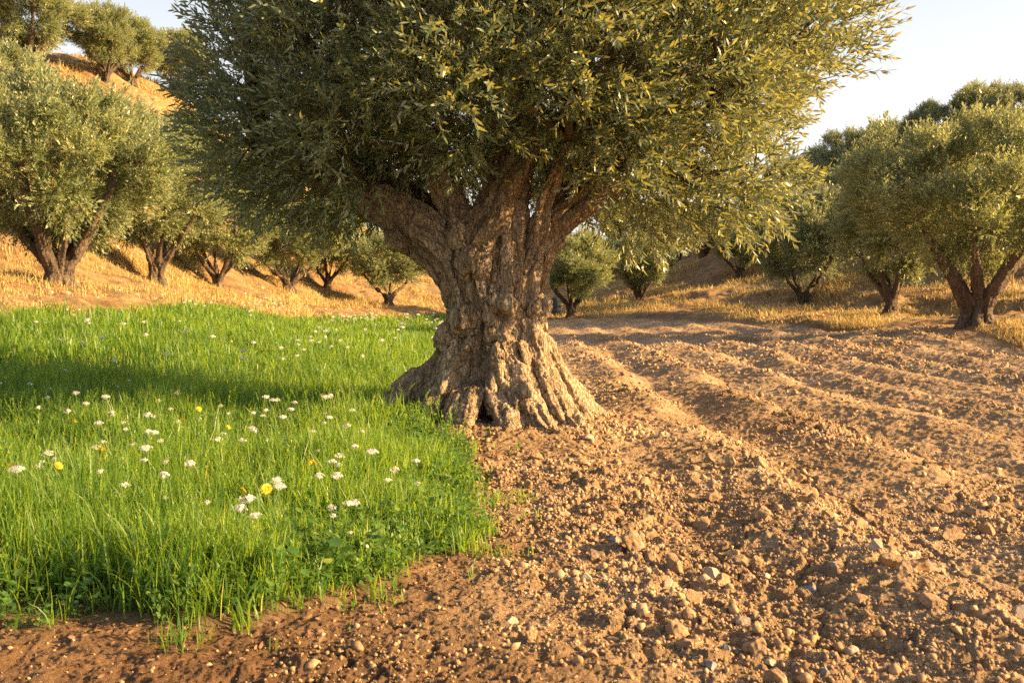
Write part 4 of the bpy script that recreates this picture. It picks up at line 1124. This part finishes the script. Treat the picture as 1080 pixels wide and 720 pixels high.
# ------------------------------------------------------------------ a drum at the far end of the field
pts = [(0, 0, 0, .27), (0, 0, .03, .29), (0, 0, .28, .285), (0, 0, .30, .30), (0, 0, .32, .285), (0, 0, .56, .285), (0, 0, .58, .30), (0, 0, .60, .285), (0, 0, .85, .285), (0, 0, .88, .29)]
V, Q, T = tube(np.array(pts), 24); x, y = on_ground(586, 333); x, y = P(586, 333, 53)[:2]
tag(obj('steel_drum', mesh('steel_drum', V, Q, T, M['drum'], True), loc=(x, y, gz(x, y) - .02)), 'small dull blue drum standing far back right behind the huge trunk', 'drum')

# ------------------------------------------------------------------ light, sky, camera
SUN_EL, SUN_AZ = 20.0, 98.0
w = bpy.data.worlds.new('World'); sc.world = w; w.use_nodes = True
nt = w.node_tree; s = nt.nodes.new('ShaderNodeTexSky'); s.sky_type = 'NISHITA'; s.sun_disc = False
s.sun_elevation = R(SUN_EL); s.sun_rotation = R(SUN_AZ); s.air_density = 1.0; s.dust_density = 5.0; s.ozone_density = .6
tcw = nt.nodes.new('ShaderNodeTexCoord'); sx = nt.nodes.new('ShaderNodeSeparateXYZ'); L(nt, tcw.outputs['Generated'], sx.inputs[0])
mrw = nt.nodes.new('ShaderNodeMapRange'); mrw.interpolation_type = 'SMOOTHSTEP'; L(nt, sx.outputs[2], mrw.inputs[0])
mrw.inputs[1].default_value = 0; mrw.inputs[2].default_value = .62; mrw.inputs[3].default_value = .62; mrw.inputs[4].default_value = .0
veil = mixc(nt, mrw.outputs[0], s.outputs[0], (6.5, 6.25, 6.1)); nt.links.new(veil, nt.nodes['Background'].inputs[0]); nt.nodes['Background'].inputs[1].default_value = .070
ld = bpy.data.lights.new('sun', 'SUN'); ld.energy = 5.0; ld.angle = R(.55); ld.color = (1, .65, .28)
so = bpy.data.objects.new('sun', ld); col.objects.link(so)
dv = Vector((math.sin(R(SUN_AZ)) * math.cos(R(SUN_EL)), math.cos(R(SUN_AZ)) * math.cos(R(SUN_EL)), math.sin(R(SUN_EL))))
so.rotation_euler = dv.to_track_quat('Z', 'Y').to_euler()
cd = bpy.data.cameras.new('camera'); cd.sensor_width = 36; cd.lens = 36 * FPX / 1080; cd.clip_end = 3000; cd.clip_start = .05
cd.dof.use_dof = True; cd.dof.focus_distance = 9.5; cd.dof.aperture_fstop = 5.0
co = bpy.data.objects.new('camera', cd); col.objects.link(co); co.location = (0, 0, CAM_H); co.rotation_euler = (math.pi / 2 - PITCH, 0, 0)
sc.camera = co
vs = sc.view_settings; vs.view_transform = 'Standard'; vs.look = 'None'; vs.exposure = 1.78; vs.gamma = 1; vs.use_curve_mapping = False
cy = sc.cycles
cy.max_bounces = 5; cy.diffuse_bounces = 3; cy.glossy_bounces = 2; cy.transmission_bounces = 3; cy.transparent_max_bounces = 4
cy.use_denoising = False; cy.denoiser = 'OPENIMAGEDENOISE'; cy.use_adaptive_sampling = True; cy.adaptive_threshold = .01
cy.sample_clamp_indirect = 4
